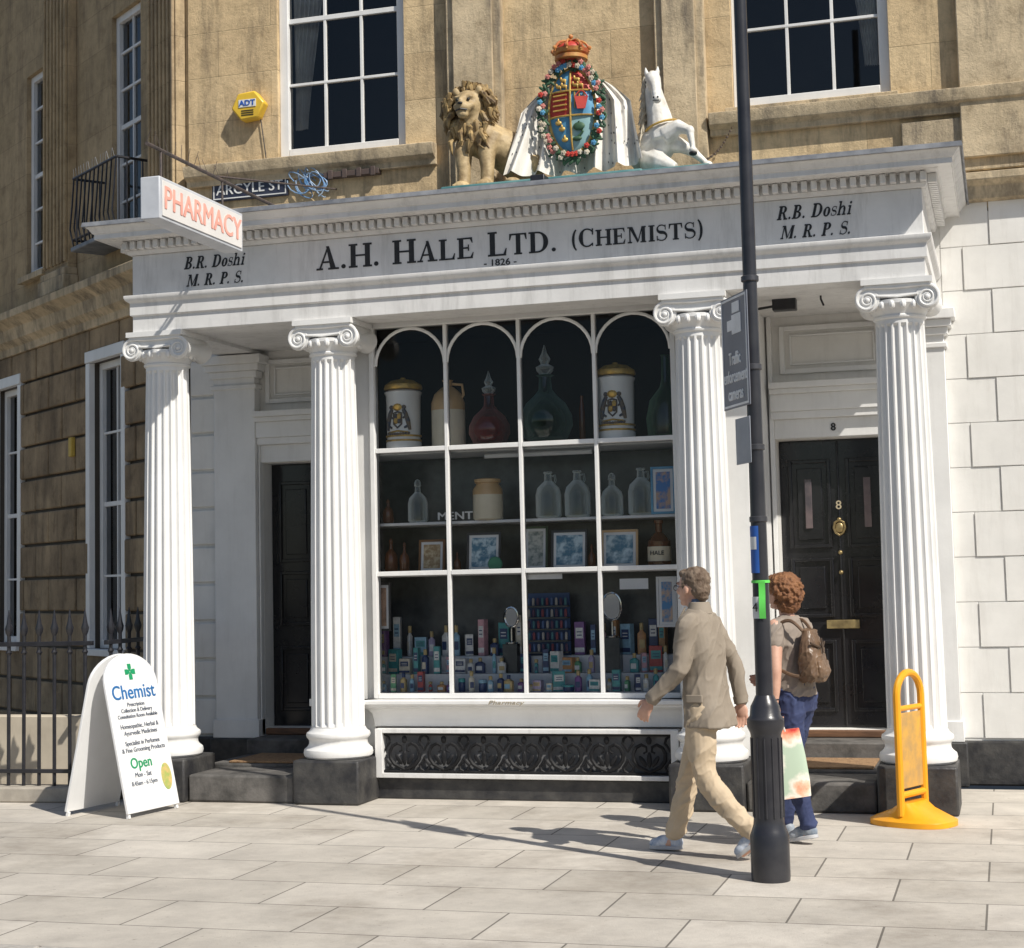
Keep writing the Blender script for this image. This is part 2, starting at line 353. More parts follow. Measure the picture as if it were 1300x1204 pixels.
# columns
def column(cx):
    p=MB(); nf=20; rs=[]
    zs=[.56,.575,.6,1.0,1.5,2.0,2.5,2.9,3.2,3.38,3.40,3.43]
    for z in zs:
        t=(z-.56)/2.87; R=.205-.035*(t**1.5); fl=0 if z in (.56,.575,3.40,3.43) else 1
        ring=[]
        for k in range(nf):
            for j,(fa,dp) in enumerate(((0,0),(.2,0),(.3,.55),(.45,.92),(.6,1),(.75,.92),(.9,.55))):
                a=2*PI*(k+fa)/nf; r=R-(.024*dp*fl if dp else 0); ring.append(V((cx+r*cos(a),r*sin(a),z)))
        rs.append(ring)
    n=len(rs[0]); vs=[v for r in rs for v in r]
    p.add(vs,[(i*n+j,i*n+(j+1)%n,(i+1)*n+(j+1)%n,(i+1)*n+j) for i in range(len(rs)-1) for j in range(n)]+[tuple(range(n-1,-1,-1)),tuple(range((len(rs)-1)*n,len(rs)*n))])
    col=p.build('column',WHITE,B,ang=28)
    MB().lathe([(.245,.335),(.262,.35),(.268,.375),(.262,.40),(.243,.415),(.234,.425),(.226,.44),(.225,.465),(.232,.478),(.244,.49),(.248,.508),(.243,.525),(.228,.535),(.218,.545),(.21,.562),(.2,.565)],(cx,0,0),40).build('base',WHITE,col)
    MB().box(cx-.27,cx+.27,-.27,.27,0,.333).build('plinth',BLACKST,col,bev=.018)
    k=MB()
    k.lathe([(.172,3.43),(.185,3.44),(.188,3.452),(.18,3.462),(.2,3.50),(.225,3.535),(.225,3.56),(.1,3.6)],(cx,0,0),36)
    for j in range(18):
        a=2*PI*j/18; k.ell((cx+.215*cos(a),.215*sin(a),3.525),(.024,.024,.034),n=8,m=6)
    k.box(cx-.23,cx+.23,-.2,.2,3.575,3.655)
    k.box(cx-.245,cx+.245,-.235,.235,3.668,3.708); k.box(cx-.225,cx+.225,-.22,.22,3.65,3.67)
    for s in (-1,1):
        vc=V((cx+s*.205,0,3.565)); k.lathe([(.08,-.205),(.088,-.19),(.06,-.08),(.055,0),(.06,.08),(.088,.19),(.08,.205)],vc,24,'y')
        for fy in (-.208,.208):
            pts=[];rr=[]
            for q_ in range(60):
                ph_=q_/59*2.4*2*PI; r=.088*math.exp(-.105*ph_); a=PI/2-s*ph_
                pts.append((vc.x+r*cos(a),fy,vc.z+r*sin(a))); rr.append(.0135*math.exp(-.075*ph_))
            k.tube(pts,rr,7); k.ell((vc.x,fy,vc.z),(.02,.012,.02))
    for fy in (-.208,.208):
        k.tube([(cx-.205,fy,3.653),(cx,fy,3.646),(cx+.205,fy,3.653)],.0135,7); k.tube([(cx-.14,fy,3.59),(cx,fy,3.578),(cx+.14,fy,3.59)],.009,7)
    k.build('capital',WHITE,col)
for cx in (-2.9,-1.45,1.45,2.9): column(cx)
for cx in (-2.96,2.96):
    o=MB().box(cx-.2,cx+.2,1.33,1.449,.34,3.74).build('pilaster',WHITE,B,bev=.006)
    c=MB()
    for a,b,d in ((3.50,3.56,.03),(3.56,3.62,.06),(3.62,3.70,.09)): c.box(cx-.2-d,cx+.2+d,1.33-d,1.448,a,b)
    c.build('capital',WHITE,o,bev=.006); MB().box(cx-.22,cx+.22,1.31,1.448,3.40,3.44).build('moulding',WHITE,o,bev=.006)
    MB().box(cx-.22,cx+.22,1.31,1.448,.34,.5).build('base',WHITE,o,bev=.006)
    MB().box(cx-.24,cx+.24,1.29,1.448,0,.338).build('plinth',BLACKST,o,bev=.01)
for s in (-1,1):
    a,b=sorted((s*1.725,s*2.625)); MB().box(a,b,-.22,1.46,0,.21).build('step',STEPST,B,bev=.02)
    a,b=sorted((s*1.765,s*2.72)); MB().box(a,b,.32,1.44,.0,.235).build('porch_floor',STEPST,B,bev=.015)
    MB().box(a,b,1.02,1.62,.2,.36).build('step',STEPST,B,bev=.012)
    MB().box(a,b,1.40,1.66,.362,.418).build('threshold',WOOD,B,bev=.008)
def doorset(s):
    X=lambda a:s*a
    def bx(mb,a,b,*r): a,b=sorted((X(a),X(b))); mb.box(a,b,*r)
    d=MB(); bx(d,1.765,1.80,1.38,1.449,.36,3.74); bx(d,2.74,2.755,1.38,1.449,.36,3.2)
    bx(d,1.80,2.755,1.41,1.449,2.745,2.90); bx(d,1.78,2.76,1.36,1.449,2.90,2.96); bx(d,1.78,2.76,1.34,1.449,2.96,3.10);bx(d,1.78,2.76,1.30,1.449,3.10,3.14);bx(d,1.78,2.76,1.26,1.449,3.14,3.19)
    for a,b,c,e in ((1.86,1.90,3.27,3.66),(2.66,2.70,3.27,3.66),(1.90,2.66,3.27,3.31),(1.90,2.66,3.62,3.66)): bx(d,a,b,1.42,1.449,c,e)
    for a,b,c,e in ((1.94,1.955,3.34,3.59),(2.605,2.62,3.34,3.59),(1.955,2.605,3.34,3.355),(1.955,2.605,3.575,3.59)): bx(d,a,b,1.43,1.449,c,e)
    d.build('door_surround',WHITE,B,bev=.004)
    l=MB(); bx(l,DX0+.004,DX1-.004,1.62,1.67,.42,DZ1-.004); door=l.build('door',DOORB,B)
    p=MB()
    for a,b in ((1.87,2.21),(2.33,2.67)):
        for c,e in ((.55,1.12),(1.30,1.78),(1.86,2.58)):
            for (q0,q1,r0,r1) in ((a,a+.03,c,e),(b-.03,b,c,e),(a+.03,b-.03,c,c+.03),(a+.03,b-.03,e-.03,e)): bx(p,q0,q1,1.598,1.619,r0,r1)
            bx(p,a+.07,b-.07,1.606,1.619,c+.07,e-.07)
    bx(p,2.262,2.278,1.605,1.619,.44,2.72)
    p.build('door_panels',DOORB,door,bev=.006)
    return door
ldoor=doorset(-1); rdoor=doorset(1)
cxd=2.27
for xx in (2.03,2.50): MB().box(xx-.028,xx+.028,1.590,1.604,2.02,2.42).build('pane',mat('door_glass_%d'%(xx*100),(.20,.15,.15),(.08,.07,.08),3,.1,0),rdoor,bev=.004)
MB().box(cxd-.13,cxd+.13,1.578,1.603,1.21,1.28).build('letterbox',BRASS,rdoor,bev=.006)
kn=MB().tube([(cxd+.045*sin(a/8*2*PI)*(1-.15*cos(a/8*2*PI)),1.585,2.02-.06*cos(a/8*2*PI)) for a in range(8)],.010,8,closed=True); kn.ell((cxd,1.585,2.02),(.034,.012,.042)); kn.ell((cxd,1.585,2.085),(.018,.014,.018)); kn.build('knocker',BRASS,rdoor)
for zz in (1.82,1.66): MB().ell((cxd,1.585,zz),(.018,.018,.018)).build('knob',BRASS,rdoor)
text('house_number','8',.10,mat('pale_brass',(.55,.47,.32),metal=.3),rdoor,(cxd,1.59,2.2),bold=.001)
text('house_number','8',.085,BLACKT,B,(cxd+.0,1.402,2.82),bold=.002)
# ---- bay
BY=.25
for s in (-1,1):
    bay=MB()
    bay.poly([(s*1.235,BY,.335),(s*1.75,BY,.335),(s*1.75,1.446,.335),(s*1.66,1.446,.335),(s*1.66,BY+.1,.335),(s*1.235,BY+.1,.335)],(0,0,3.405)); bay.build('bay_wall',WHITE,B,bev=.004,smooth=False)
MB().box(-1.2,1.2,BY-.1,1.2,0,.16).build('bay_plinth',BLACKST,B,bev=.01)
dw=MB(); y0,y1=BY-.045,BY+.05
dw.box(-1.234,-1.195,y0,y1,.76,3.735);dw.box(1.195,1.234,y0,y1,.76,3.735);dw.box(-1.195,1.195,y0,y1,.76,.80);dw.box(-1.195,1.195,y0,y1,3.675,3.735)
DW=dw.build('display_window',WHITE,B,bev=.004)
g=MB()
for xx in (-.6,0,.6): g.box(xx-.014,xx+.014,BY-.03,BY+.03,.80,3.675)
for zz,t in ((1.73,.018),(2.70,.018)):
    for k in range(4): g.box(-1.195+.598*k+(.014 if k else 0),-1.195+.598*(k+1)-(.014 if k<3 else 0),BY-.028,BY+.028,zz-t,zz+t)
for k in range(4):
    xc=-.9+.6*k; g.tube([(xc-.29*cos(a/16*PI),BY-.005,3.375+.29*sin(a/16*PI)) for a in range(17)],.014,8)
g.build('glazing_bars',WHITE,DW,bev=.003)
for k in range(4):
    for z0,z1 in ((.80,1.712),(1.748,2.682),(2.718,3.675)):
        a=-1.195+.6*k+(.012 if k else 0); b=-1.195+.6*(k+1)-.014
        MB().quad((a,BY,z0),(b,BY,z0),(b,BY,z1),(a,BY,z1)).build('pane',GLASS,DW,smooth=False,recalc=False)
sl=MB().sweep([(-.3,.756),(.17,.756),(.175,.75),(.175,.725),(.15,.715),(.145,.70),(.10,.685),(.07,.65),(.06,.60),(.055,.55),(.03,.54),(-.3,.54)],[(-1.17,BY+.04),(-1.17,BY),(1.17,BY),(1.17,BY+.04)])
sl.build('sill',WHITE,DW,bev=.003)
for s in (-1,1):
    a,b=sorted((s*1.752,s*1.80)); MB().box(a,b,BY+.0,1.44,.70,.756).build('sill',WHITE,DW,bev=.004)
text('lettering','Pharmacy',.045,mat('gold_letter',(.42,.36,.26)),DW,(-.12,BY-.178,.738),shear=.3,wscale=1.6)
# grille
gr=MB()
for a,b,c,d in ((-1.19,-1.13,.165,.538),(1.13,1.19,.165,.538),(-1.13,1.13,.505,.538),(-1.13,1.13,.165,.20)): gr.box(a,b,.10,.19,c,d)
GR=gr.build('grille_surround',WHITE2,B,bev=.004)
MB().box(-1.13,1.13,.186,.20,.20,.505).build('backing',mat('grille_backing',(.20,.20,.205),(.11,.11,.115),6,.8,.1),GR,smooth=False)
it=MB(); n=7
for sx in range(n):
    W_=2.24/n; xc=-1.12+W_*(sx+.5)
    for s in (-1,1):
        P=[(0,.225),(.035,.24),(.085,.265),(.118,.31),(.122,.36),(.098,.405),(.058,.425),(.022,.408),(.02,.375),(.044,.362)]
        it.tube([(xc+s*a,.14,b) for a,b in P],[.012,.015,.016,.016,.014,.013,.012,.010,.009,.008],6)
        for P in ([(W_/2,.215),(W_/2-.03,.23),(W_/2-.04,.26),(W_/2-.014,.285),(W_/2,.32)],[(W_/2,.49),(W_/2-.03,.47),(W_/2-.04,.435),(W_/2-.014,.40),(W_/2,.37)]):
            it.tube([(xc+s*a,.14,b) for a,b in P],[.008,.011,.011,.009,.007],6)
        it.ell((xc+s*.048,.135,.305),(.018,.01,.048),Matrix.Rotation(s*.6,3,'Y'),8,6)
    it.ell((xc,.135,.315),(.019,.012,.060),None,8,6); it.ell((xc,.135,.455),(.022,.012,.03),None,8,6)
it.tube([(-1.13,.14,.212),(1.13,.14,.212)],.011,6); it.tube([(-1.13,.14,.495),(1.13,.14,.495)],.010,6)
it.build('iron_scrollwork',mat('dark_cast_iron',(.008,.008,.009),(.018,.018,.02),14,.6,.2,spec=.25),GR)
MB().box(-1.62,1.62,1.15,1.2,.5,3.7).build('display_back',DARKIN,DW,smooth=False)
MB().box(-1.62,1.62,.86,.87,.8,2.66).build('display_back',GREYBK,DW,smooth=False)
ib=MB(); ib.box(-1.65,-1.6,BY+.12,1.15,.5,3.7); ib.build('display_side',DARKIN,DW,smooth=False); ib=MB(); ib.box(1.6,1.65,BY+.12,1.15,.5,3.7); ib.build('display_side',DARKIN,DW,smooth=False); ib=MB(); ib.box(-1.6,1.6,BY+.1,1.15,3.69,3.735); ib.build('display_ceiling',DARKIN,DW,smooth=False)
for zz,ya,yb in ((2.69,BY+.06,1.14),(2.13,BY+.10,.85),(1.725,BY+.06,.85)): MB().box(-1.58,1.58,ya,yb,zz-.022,zz).build('shelf',SHELFW,DW,bev=.002)
st=MB().poly([(-1.58,BY+.055,.70),(-1.58,BY+.055,.80),(-1.58,.5,.80),(-1.58,.5,.93),(-1.58,.66,.93),(-1.58,.66,1.06),(-1.58,.85,1.06),(-1.58,.85,.70)],(3.16,0,0)); st.build('display_step',mat('white_cloth',(.70,.71,.73),(.56,.59,.64),4,.8),DW,smooth=False)
MB().tube([(-.35,.42,2.635),(.52,.42,2.635)],.018,10).build('tube_lamp',SHELFW,DW)
# ---- serif lettering
def glyphs(T=.19,t=.068):
    G={}
    def R(x0,y0,x1,y1): return [(x0,y0),(x1,y0),(x1,y1),(x0,y1)]
    def stem(x,y0=0,y1=1,w=T): return [R(x,y0,x+w,y1)]
    def ser(x,w=T,ys=(0,1),h=1): return [R(x-.08,y if y==0 else y*h-t,x+w+.08,y+t if y==0 else y*h) for y in ys]
    def arc(cx,cy,rx,ry,a0,a1,wf,n=22):
        o=[];pr=None
        for i in range(n+1):
            a=a0+(a1-a0)*i/n; w=wf(a); p=(cx+rx*cos(a),cy+ry*sin(a)); q=(cx+(rx-w)*cos(a),cy+(ry-max(t,w*.3))*sin(a))
            if pr: o.append([pr[0],p,q,pr[1]])
            pr=(p,q)
        return o
    G['H']=(1.0,stem(.1)+stem(.7)+ser(.1)+ser(.7)+[R(.1+T,.47,.7,.47+t)])
    G['A']=(.98,[[(.09,0),(.17,0),(.52,.94),(.47,1)],[(.60,0),(.83,0),(.54,1),(.42,1)],R(.22,.29,.70,.29+t),R(0,0,.27,t),R(.50,0,.95,t)])
    G['L']=(.82,stem(.1)+ser(.1)+[R(.27,0,.74,t),[(.64,t),(.74,t),(.77,.30),(.735,.30)]])
    G['E']=(.86,stem(.1)+[R(.02,0,.74,t),R(.02,1-t,.72,1),R(.27,.47,.55,.47+t),R(.52,.36,.57,.66),[(.64,t),(.74,t),(.78,.28),(.745,.28)],[(.62,1-t),(.72,1-t),(.74,.74),(.705,.74)]])
    G['T']=(.86,stem(.325)+[R(.24,0,.60,t),R(.03,1-t,.81,1),[(.03,1-t),(.13,1-t),(.06,.70),(.02,.70)],[(.71,1-t),(.81,1-t),(.82,.70),(.78,.70)]])
    G['I']=(.42,stem(.12)+ser(.12))
    G['D']=(.98,stem(.1)+[R(.02,0,.42,t),R(.02,1-t,.42,1)]+arc(.40,.5,.5,.5,-PI/2,PI/2,lambda a:t+.14*max(0,cos(a))))
    G['P']=(.80,stem(.1)+[R(.02,1-t,.42,1),R(.2,.45,.42,.45+t)]+ser(.1,ys=(0,))+arc(.40,.725,.34,.275,-PI/2,PI/2,lambda a:t+.13*max(0,cos(a))))
    G['R']=(.95,G['P'][1]+[[(.42,.47),(.60,.47),(.86,0),(.64,0)],R(.60,0,.94,t)])
    G['B']=(.88,stem(.1)+[R(.02,1-t,.42,1),R(.2,.47,.42,.47+t),R(.02,0,.42,t)]+arc(.38,.745,.33,.255,-PI/2,PI/2,lambda a:t+.12*max(0,cos(a)))+arc(.40,.265,.38,.265,-PI/2,PI/2,lambda a:t+.13*max(0,cos(a))))
    G['C']=(.90,arc(.48,.5,.44,.52,rad(42),rad(318),lambda a:t+.14*max(0,-cos(a)))+[R(.755,.66,.82,1.0),R(.76,.02,.80,.2)])
    G['M']=(1.2,[R(.12,0,.12+t,1),[(.1,1),(.32,1),(.68,.1),(.60,0)],[(.60,0),(.68,.1),(.93,1),(.87,1)]]+stem(.86)+[R(.02,0,.28,t),R(.02,1-t,.24,1),R(.78,0,1.12,t),R(.98,1-t,1.12,1)])
    G['o']=(.66,arc(.32,.33,.30,.35,0,2*PI,lambda a:t+.12*abs(cos(a))))
    G['h']=(.80,stem(.08,w=.16)+stem(.50,0,.45,.16)+ser(.08,.16,(0,))+ser(.50,.16,(0,))+[R(.0,1-t,.2,1)]+arc(.42,.40,.24,.28,0,PI,lambda a:t+.10*max(0,cos(a))))
    G['i']=(.42,stem(.12,0,.66,.16)+ser(.12,.16,(0,))+[R(.04,.66-t,.2,.66),[(.20+.09*cos(k*PI/5),.86+.09*sin(k*PI/5)) for k in range(10)]])
    sp=[]
    for i in range(31):
        u=i/30
        if u<.5: a=rad(35)+(rad(270-35))*(u/.5); p=(.36+.25*cos(a),.745+.225*sin(a))
        else: a=rad(90)-(rad(90+145))*((u-.5)/.5); p=(.36+.29*cos(a),.27+.25*sin(a))
        sp.append((p,.06+.13*math.exp(-((u-.5)/.17)**2)))
    S_=[];pr=None
    for i,(p,w_) in enumerate(sp):
        a=sp[max(0,i-1)][0]; b=sp[min(30,i+1)][0]; d=V((b[0]-a[0],b[1]-a[1])).normalized(); n_=V((-d.y,d.x))*w_/2
        q=((p[0]+n_.x,p[1]+n_.y),(p[0]-n_.x,p[1]-n_.y))
        if pr: S_.append([pr[0],q[0],q[1],pr[1]])
        pr=q
    S_+=[R(.56,.68,.61,.98),R(.07,.02,.12,.32)]
    G['S']=(.74,S_); G['s']=(.54,[[(a*.72,b*.68) for a,b in p] for p in S_])
    G['(']=(.42,arc(.48,.42,.36,.66,rad(115),rad(245),lambda a:t+.06*max(0,-cos(a))))
    G[')']=(.42,arc(-.06,.42,.36,.66,rad(-65),rad(65),lambda a:t+.06*max(0,cos(a))))
    G['.']=(.30,[[(.13+.095*cos(k*PI/5),.095+.095*sin(k*PI/5)) for k in range(10)]])
    G[' ']=(.42,[])
    return G
GL1=glyphs(.205,.075); GL2=glyphs(.24,.095)
def serif(name,segs,x0,width,z,y,m,parent,shear=0,GL=GL1):
    tot=sum(GL[ch][0]*h+.035*h for st_,h in segs for ch in st_); k=width/tot; mb=MB(); x=x0
    for st_,h in segs:
        for ch in st_:
            w_,ps=GL[ch]
            for i,p in enumerate(ps): mb.poly([(x+(a+b*shear)*h*k,y,z+b*h) for a,b in p],(0,-.003-.0004*(i%6),0))
            x+=(w_+.035)*h*k
    return mb.build(name,m,parent,smooth=False)
serif('lettering',[('A.H. H',.185),('ALE',.16),(' L',.185),('TD.',.16)],-1.495,1.95,4.095,-.2,BLACKT,ent)
serif('lettering',[('(C',.135),('HEMISTS',.12),(')',.135)],.545,1.02,4.11,-.2,BLACKT,ent)
text('lettering','- 1826 -',.07,BLACKT,ent,(0.0,-.203,4.045),bold=.0012,wscale=1.15)
for xx,a,w0 in ((-2.36,'B.R. Doshi',.53),(2.36,'R.B. Doshi',.53)):
    serif('lettering',[(a,.10)],xx-.28,w0,4.19,-.2,BLACKT,ent,.3,GL2); serif('lettering',[('M. R. P. S.',.095)],xx-.26,.50,4.05,-.2,BLACKT,ent,.3,GL2)
# ---------------------------------------------------------------- corner building, left
LA=-math.atan2(.6,.8)
Lb=thing('corner_house','shaded rusticated stone house turning away at the left of the shopfront','building',(-3.45,1.45,0),LA)
def lx(mb,name,m,par=None,**k): return mb.build(name,m,par or Lb,local=True,**k)
RH=.358
lw=[(-2.2,-1.43,RH*3,RH*11),(-4.95,-4.25,RH*3,RH*11)]
uw=[(-1.75,-1.05,5.12,7.4),(-4.12,-3.48,5.12,7.4)]
mb=MB(); holes_wall(mb,-9,-.02,0,4.3,.0,.3,lw); lx(mb,'lower_wall',mat('joint_stone',(.06,.048,.036)),smooth=False)
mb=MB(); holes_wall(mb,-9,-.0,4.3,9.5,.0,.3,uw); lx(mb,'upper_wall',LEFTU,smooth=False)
bl=MB()
for r in range(12):
    xs=[0.0]+([] if r%2 else [-.36])
    x=xs[-1]
    while x>-9: x-=.74; xs.append(x)
    for b,a in zip(xs,xs[1:]):
        segs=[(a,b)]
        for h in lw:
            if h[2]-.01<r*RH+RH/2<h[3]:
                ns=[]
                for p,q_ in segs:
                    if q_<=h[0] or p>=h[1]: ns.append((p,q_)); continue
                    if p<h[0]: ns.append((p,h[0]+.006))
                    if q_>h[1]: ns.append((h[1]-.006,q_))
                segs=ns
        for p,q_ in segs:
            if q_-p>.05: d=random.uniform(-.006,.006); bl.box(p+.014,q_-.014,-.055+d,-.001,r*RH+.014,(r+1)*RH-.014)
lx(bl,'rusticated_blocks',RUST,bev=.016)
sc=MB().sweep([(0,4.28),(.08,4.28),(.09,4.36),(.16,4.42),(.18,4.54),(.26,4.60),(.30,4.62),(.30,4.70),(0,4.76)],[(-9,0),(.1,0)]); lx(sc,'string_course',TRIMS,bev=.006)
for a,b in ((-.62,-.06),(-3.3,-2.66),(-5.9,-5.3)):
    p=MB(); p.box(a,b,-.10,-.002,5.0,9.5)
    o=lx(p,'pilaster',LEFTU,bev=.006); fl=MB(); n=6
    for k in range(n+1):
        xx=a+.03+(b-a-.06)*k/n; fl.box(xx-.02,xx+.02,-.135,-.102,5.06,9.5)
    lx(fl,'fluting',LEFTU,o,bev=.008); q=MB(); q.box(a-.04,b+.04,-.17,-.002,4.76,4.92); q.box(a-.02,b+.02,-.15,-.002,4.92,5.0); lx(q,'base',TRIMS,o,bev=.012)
def lsash(x0,x1,z0,z1):
    f=MB()
    for a,b,c,d in ((x0,x0+.07,z0,z1),(x1-.07,x1,z0,z1),(x0+.07,x1-.07,z0,z0+.08),(x0+.07,x1-.07,z1-.07,z1)): f.box(a,b,.05,.14,c,d)
    o=lx(f,'window',WHITE,bev=.004); g=MB(); xm=(x0+x1)/2
    g.box(xm-.011,xm+.011,.075,.115,z0+.08,z1-.07)
    nb=6 if z0>4 else 4
    for k in range(1,nb): zz=z0+(z1-z0)*k/nb; g.box(x0+.07,x1-.07,.073,.117,zz-(.022 if k==nb//2 else .011),zz+(.022 if k==nb//2 else .011))
    lx(g,'glazing_bars',WHITE,o); lx(MB().quad((x0+.06,.095,z0+.07),(x1-.06,.095,z0+.07),(x1-.06,.095,z1-.06),(x0+.06,.095,z1-.06)),'pane',GLASS2,o,smooth=False,recalc=False)
    lx(MB().box(x0,x1,.28,.31,z0,z1),'room_wall',mat('room_dark',(.03,.035,.045),(.10,.13,.18),1.5,.3,0),o,smooth=False)
    lx(MB().box(x0-.05,x1+.05,-.09,.05,z0-.07,z0-.003),'sill',TRIMS if z0>4 else WHITE,o,bev=.006)
    if z0<4:
        a=MB(); a.box(x0-.10,x0-.002,-.06,.05,z0,z1+.002); a.box(x1+.002,x1+.10,-.06,.05,z0,z1+.002); a.box(x0-.10,x1+.10,-.07,.05,z1+.004,z1+.12); lx(a,'architrave',WHITE,o,bev=.006)
for h in lw+uw: lsash(*h)
lx(MB().box(-2.66,-2.58,-.1,-.05,3.02,3.22),'entry_plate',mat('yellow_plate',(.6,.42,.08)),bev=.01)
bc=thing('window_balcony','small black iron balcony under the upper left sash window','balcony',V((-3.45,1.45,5.0))+Matrix.Rotation(LA,3,'Z')@V((-1.4,0,0)),LA)
MB().box(-.54,.54,-.36,-.0,0,.045).build('floor_slab',LEAD,bc,local=True,bev=.01)
rl=MB()
for zz in (.12,.74): rl.tube([(-.52,-.0,zz),(-.53,-.33,zz),(.53,-.33,zz),(.52,0,zz)],.014,6)
rl.build('rail',IRON,bc,local=True)
for k in range(11):
    xx=-.52+1.04*k/10; MB().tube([(xx,-.33,.045),(xx,-.37,.22),(xx,-.35,.45),(xx,-.33,.74)],.009,6).build('baluster',IRON,bc,local=True)
for k in range(4):
    for s in (-1,1): MB().tube([(s*.52,-.06-.08*k,.045),(s*.52,-.06-.08*k,.74)],.008,6).build('baluster',IRON,bc,local=True)
sp=MB()
for k in range(16):
    xx=-.5+1.0*k/15; sp.tube([(xx,-.34,.75),(xx+random.uniform(-.03,.03),-.35,.83)],.002,4)
sp.build('bird_spikes',LEAD,bc,local=True)
def railing(A,Bp,label,n,h=1.42):
    A=V(A);Bp=V(Bp); d=(Bp-A); L=d.length; t=thing('iron_railing',label,'railing',A,math.atan2(d.y,d.x))
    for a,b in ((h-.20,h-.165),(.22,.25)): MB().box(0,L,-.02,.02,a,b).build('rail',IRON,t,local=True,bev=.003)
    MB().box(-.04,L+.04,-.11,.11,0,.12).build('kerb_stone',mat('stone_coping',(.42,.38,.32),(.3,.27,.23),6,.9,.4),t,local=True,bev=.015)
    me=None
    for k in range(n):
        xx=L*(k+.5)/n
        if me is None:
            b_=MB(); b_.tube([(0,0,.1),(0,0,h-.1)],.0155,6); b_.lathe([(.015,h-.12),(.028,h-.09),(.033,h-.06),(.02,h-.02),(.003,h+.09)],n=8); b_.lathe([(.015,h-.27),(.026,h-.25),(.015,h-.23)],n=8)
            o=b_.build('baluster',IRON,t,local=True); me=o
        else: o=me.copy(); C.objects.link(o); o.parent=t
        o.location=(xx,0,0)
    return t
railing((-6.6,-.5,0),(-3.42,-.28,0),'long run of black spear-topped railings behind the A-board',24)
railing((-3.36,-.18,0),(-3.46,1.30,0),'short return of black railings between left column and wall',9)
ap=MB(); ap.box(-7,-3.6,.25,.40,-.1,.62); tag(ap.build('area_wall',CREAM,None,bev=.01),'low cream rendered wall behind the spear-topped railings','wall')
# ---------------------------------------------------------------- A-board
ab=thing('sandwich_board','white arched A-board reading Chemist beside the leftmost column','sign',(-2.86,-.80,0),rad(-8))
AW,AH=.62,1.17
def boardpoly():
    return [(-AW/2,0.0),(AW/2,0.0),(AW/2,AH-.22)]+[(AW/2*cos(a),AH-.22+.22*sin(a)) for a in [PI*k/16 for k in range(1,16)]]+[(-AW/2,AH-.22)]
WPL=mat('white_plastic',(.80,.80,.80),(.74,.74,.74),3,.35,.03)
tl=math.atan2(.26,AH)
def face(s):
    M=Matrix.Translation((s*.27,0,.03))@Matrix.Rotation(-s*tl,4,'Y')
    p=MB(M).poly([(0,s*a,b) for a,b in boardpoly()],(s*.022,0,0)); o=p.build('panel',WPL,ab,local=True,bev=.004)
    for e in (-1,1): MB(M).box(-.01,.012,e*AW/2*.93-.012,e*AW/2*.93+.012,-.03,.0).build('foot',WPL,o,local=True)
    return o,M
fo,FM=face(1); face(-1)
BLU=simple('sign_blue',(.02,.16,.42)); GRN=simple('sign_green',(.01,.30,.12)); GRYT=simple('sign_grey_text',(.10,.12,.16))
def btext(body,size,m,v,u=0,name='lettering',**k):
    o=text(name,body,size,m,fo,(0,0,0),local=True,**k)
    o.data.transform(FM@Matrix.Translation((.0245,u,v))@Matrix.Rotation(PI/2,4,'Z'))
cr=MB()
for k in range(4):
    Mx=FM@Matrix.Translation((.0225,.0,1.03))@Matrix.Rotation(k*PI/2,4,'X'); z=MB(Mx).poly([(0,-.006,.005),(0,.006,.005),(0,.02,.028),(0,.02,.06),(0,-.02,.06),(0,-.02,.028)],(.003,0,0)); n0=len(cr.v); cr.v+=z.v; cr.f+=[tuple(i+n0 for i in f) for f in z.f]
cr.build('cross',GRN,fo,local=True,smooth=False)
btext('Chemist',.15,BLU,.875,bold=.002)
for v,b_,s_ in ((.785,'Prescription',.042),(.742,'Collection & Delivery',.042),(.699,'Consultation Room Available',.040),(.625,'Homeopathic, Herbal &',.047),(.575,'Ayurvedic Medicines',.047),(.50,'Specialist in Perfumes',.047),(.45,'& Fine Grooming Products',.047)): btext(b_,s_,GRYT,v)
btext('Open',.11,GRN,.35,-.06,bold=.002); btext('Mon - Sat',.05,GRYT,.265,-.06); btext('8.45am - 6.15pm',.045,GRYT,.205,-.06)
MB(FM).poly([(.0225,.21+.06*cos(a),.22+.10*sin(a)) for a in [2*PI*k/24 for k in range(24)]],(.003,0,0)).build('picture',mat('board_picture',(.25,.42,.10),(.65,.45,.18),18,.4,0),fo,local=True,smooth=False)
# ---------------------------------------------------------------- pharmacy sign
ph=thing('projecting_sign','long white box sign reading PHARMACY in red on iron bracket','sign',(-2.0,-1.25,4.2))
MB().box(-2.08,-1.93,-1.90,-.60,4.20,4.50).build('sign_box',mat('aged_white_box',(.62,.64,.68),(.5,.52,.56),4,.4,.05),ph,bev=.008)
MB().box(-1.929,-1.922,-1.87,-.63,4.225,4.475).build('face_panel',mat('sign_face',(.80,.78,.76),(.74,.72,.70),4,.3,.02),ph,bev=.002)
text('lettering','PHARMACY',.228,mat('faded_red_letters',(.88,.45,.37),(.82,.38,.31),8,.5,0),ph,(-1.919,-1.25,4.35),az=PI/2,bold=.005)
br=MB(); br.tube([(-2.0,1.44,4.62+.1),(-2.0,-1.95,4.72)],.014,8); br.tube([(-2.0,1.44,5.15),(-2.0,-.9,4.73)],.009,6)
for yy in (-1.75,-.8): br.tube([(-2.0,yy,4.49),(-2.0,yy,4.73)],.009,6)
for k in range(14): br.tube([(-2.0,-1.95+.1*k,4.73),(-2.0+random.uniform(-.04,.04),-1.95+.1*k,4.83)],.002,4)
br.build('bracket',mat('rusty_iron',(.12,.09,.08),(.05,.045,.045),20,.7,.3),ph)
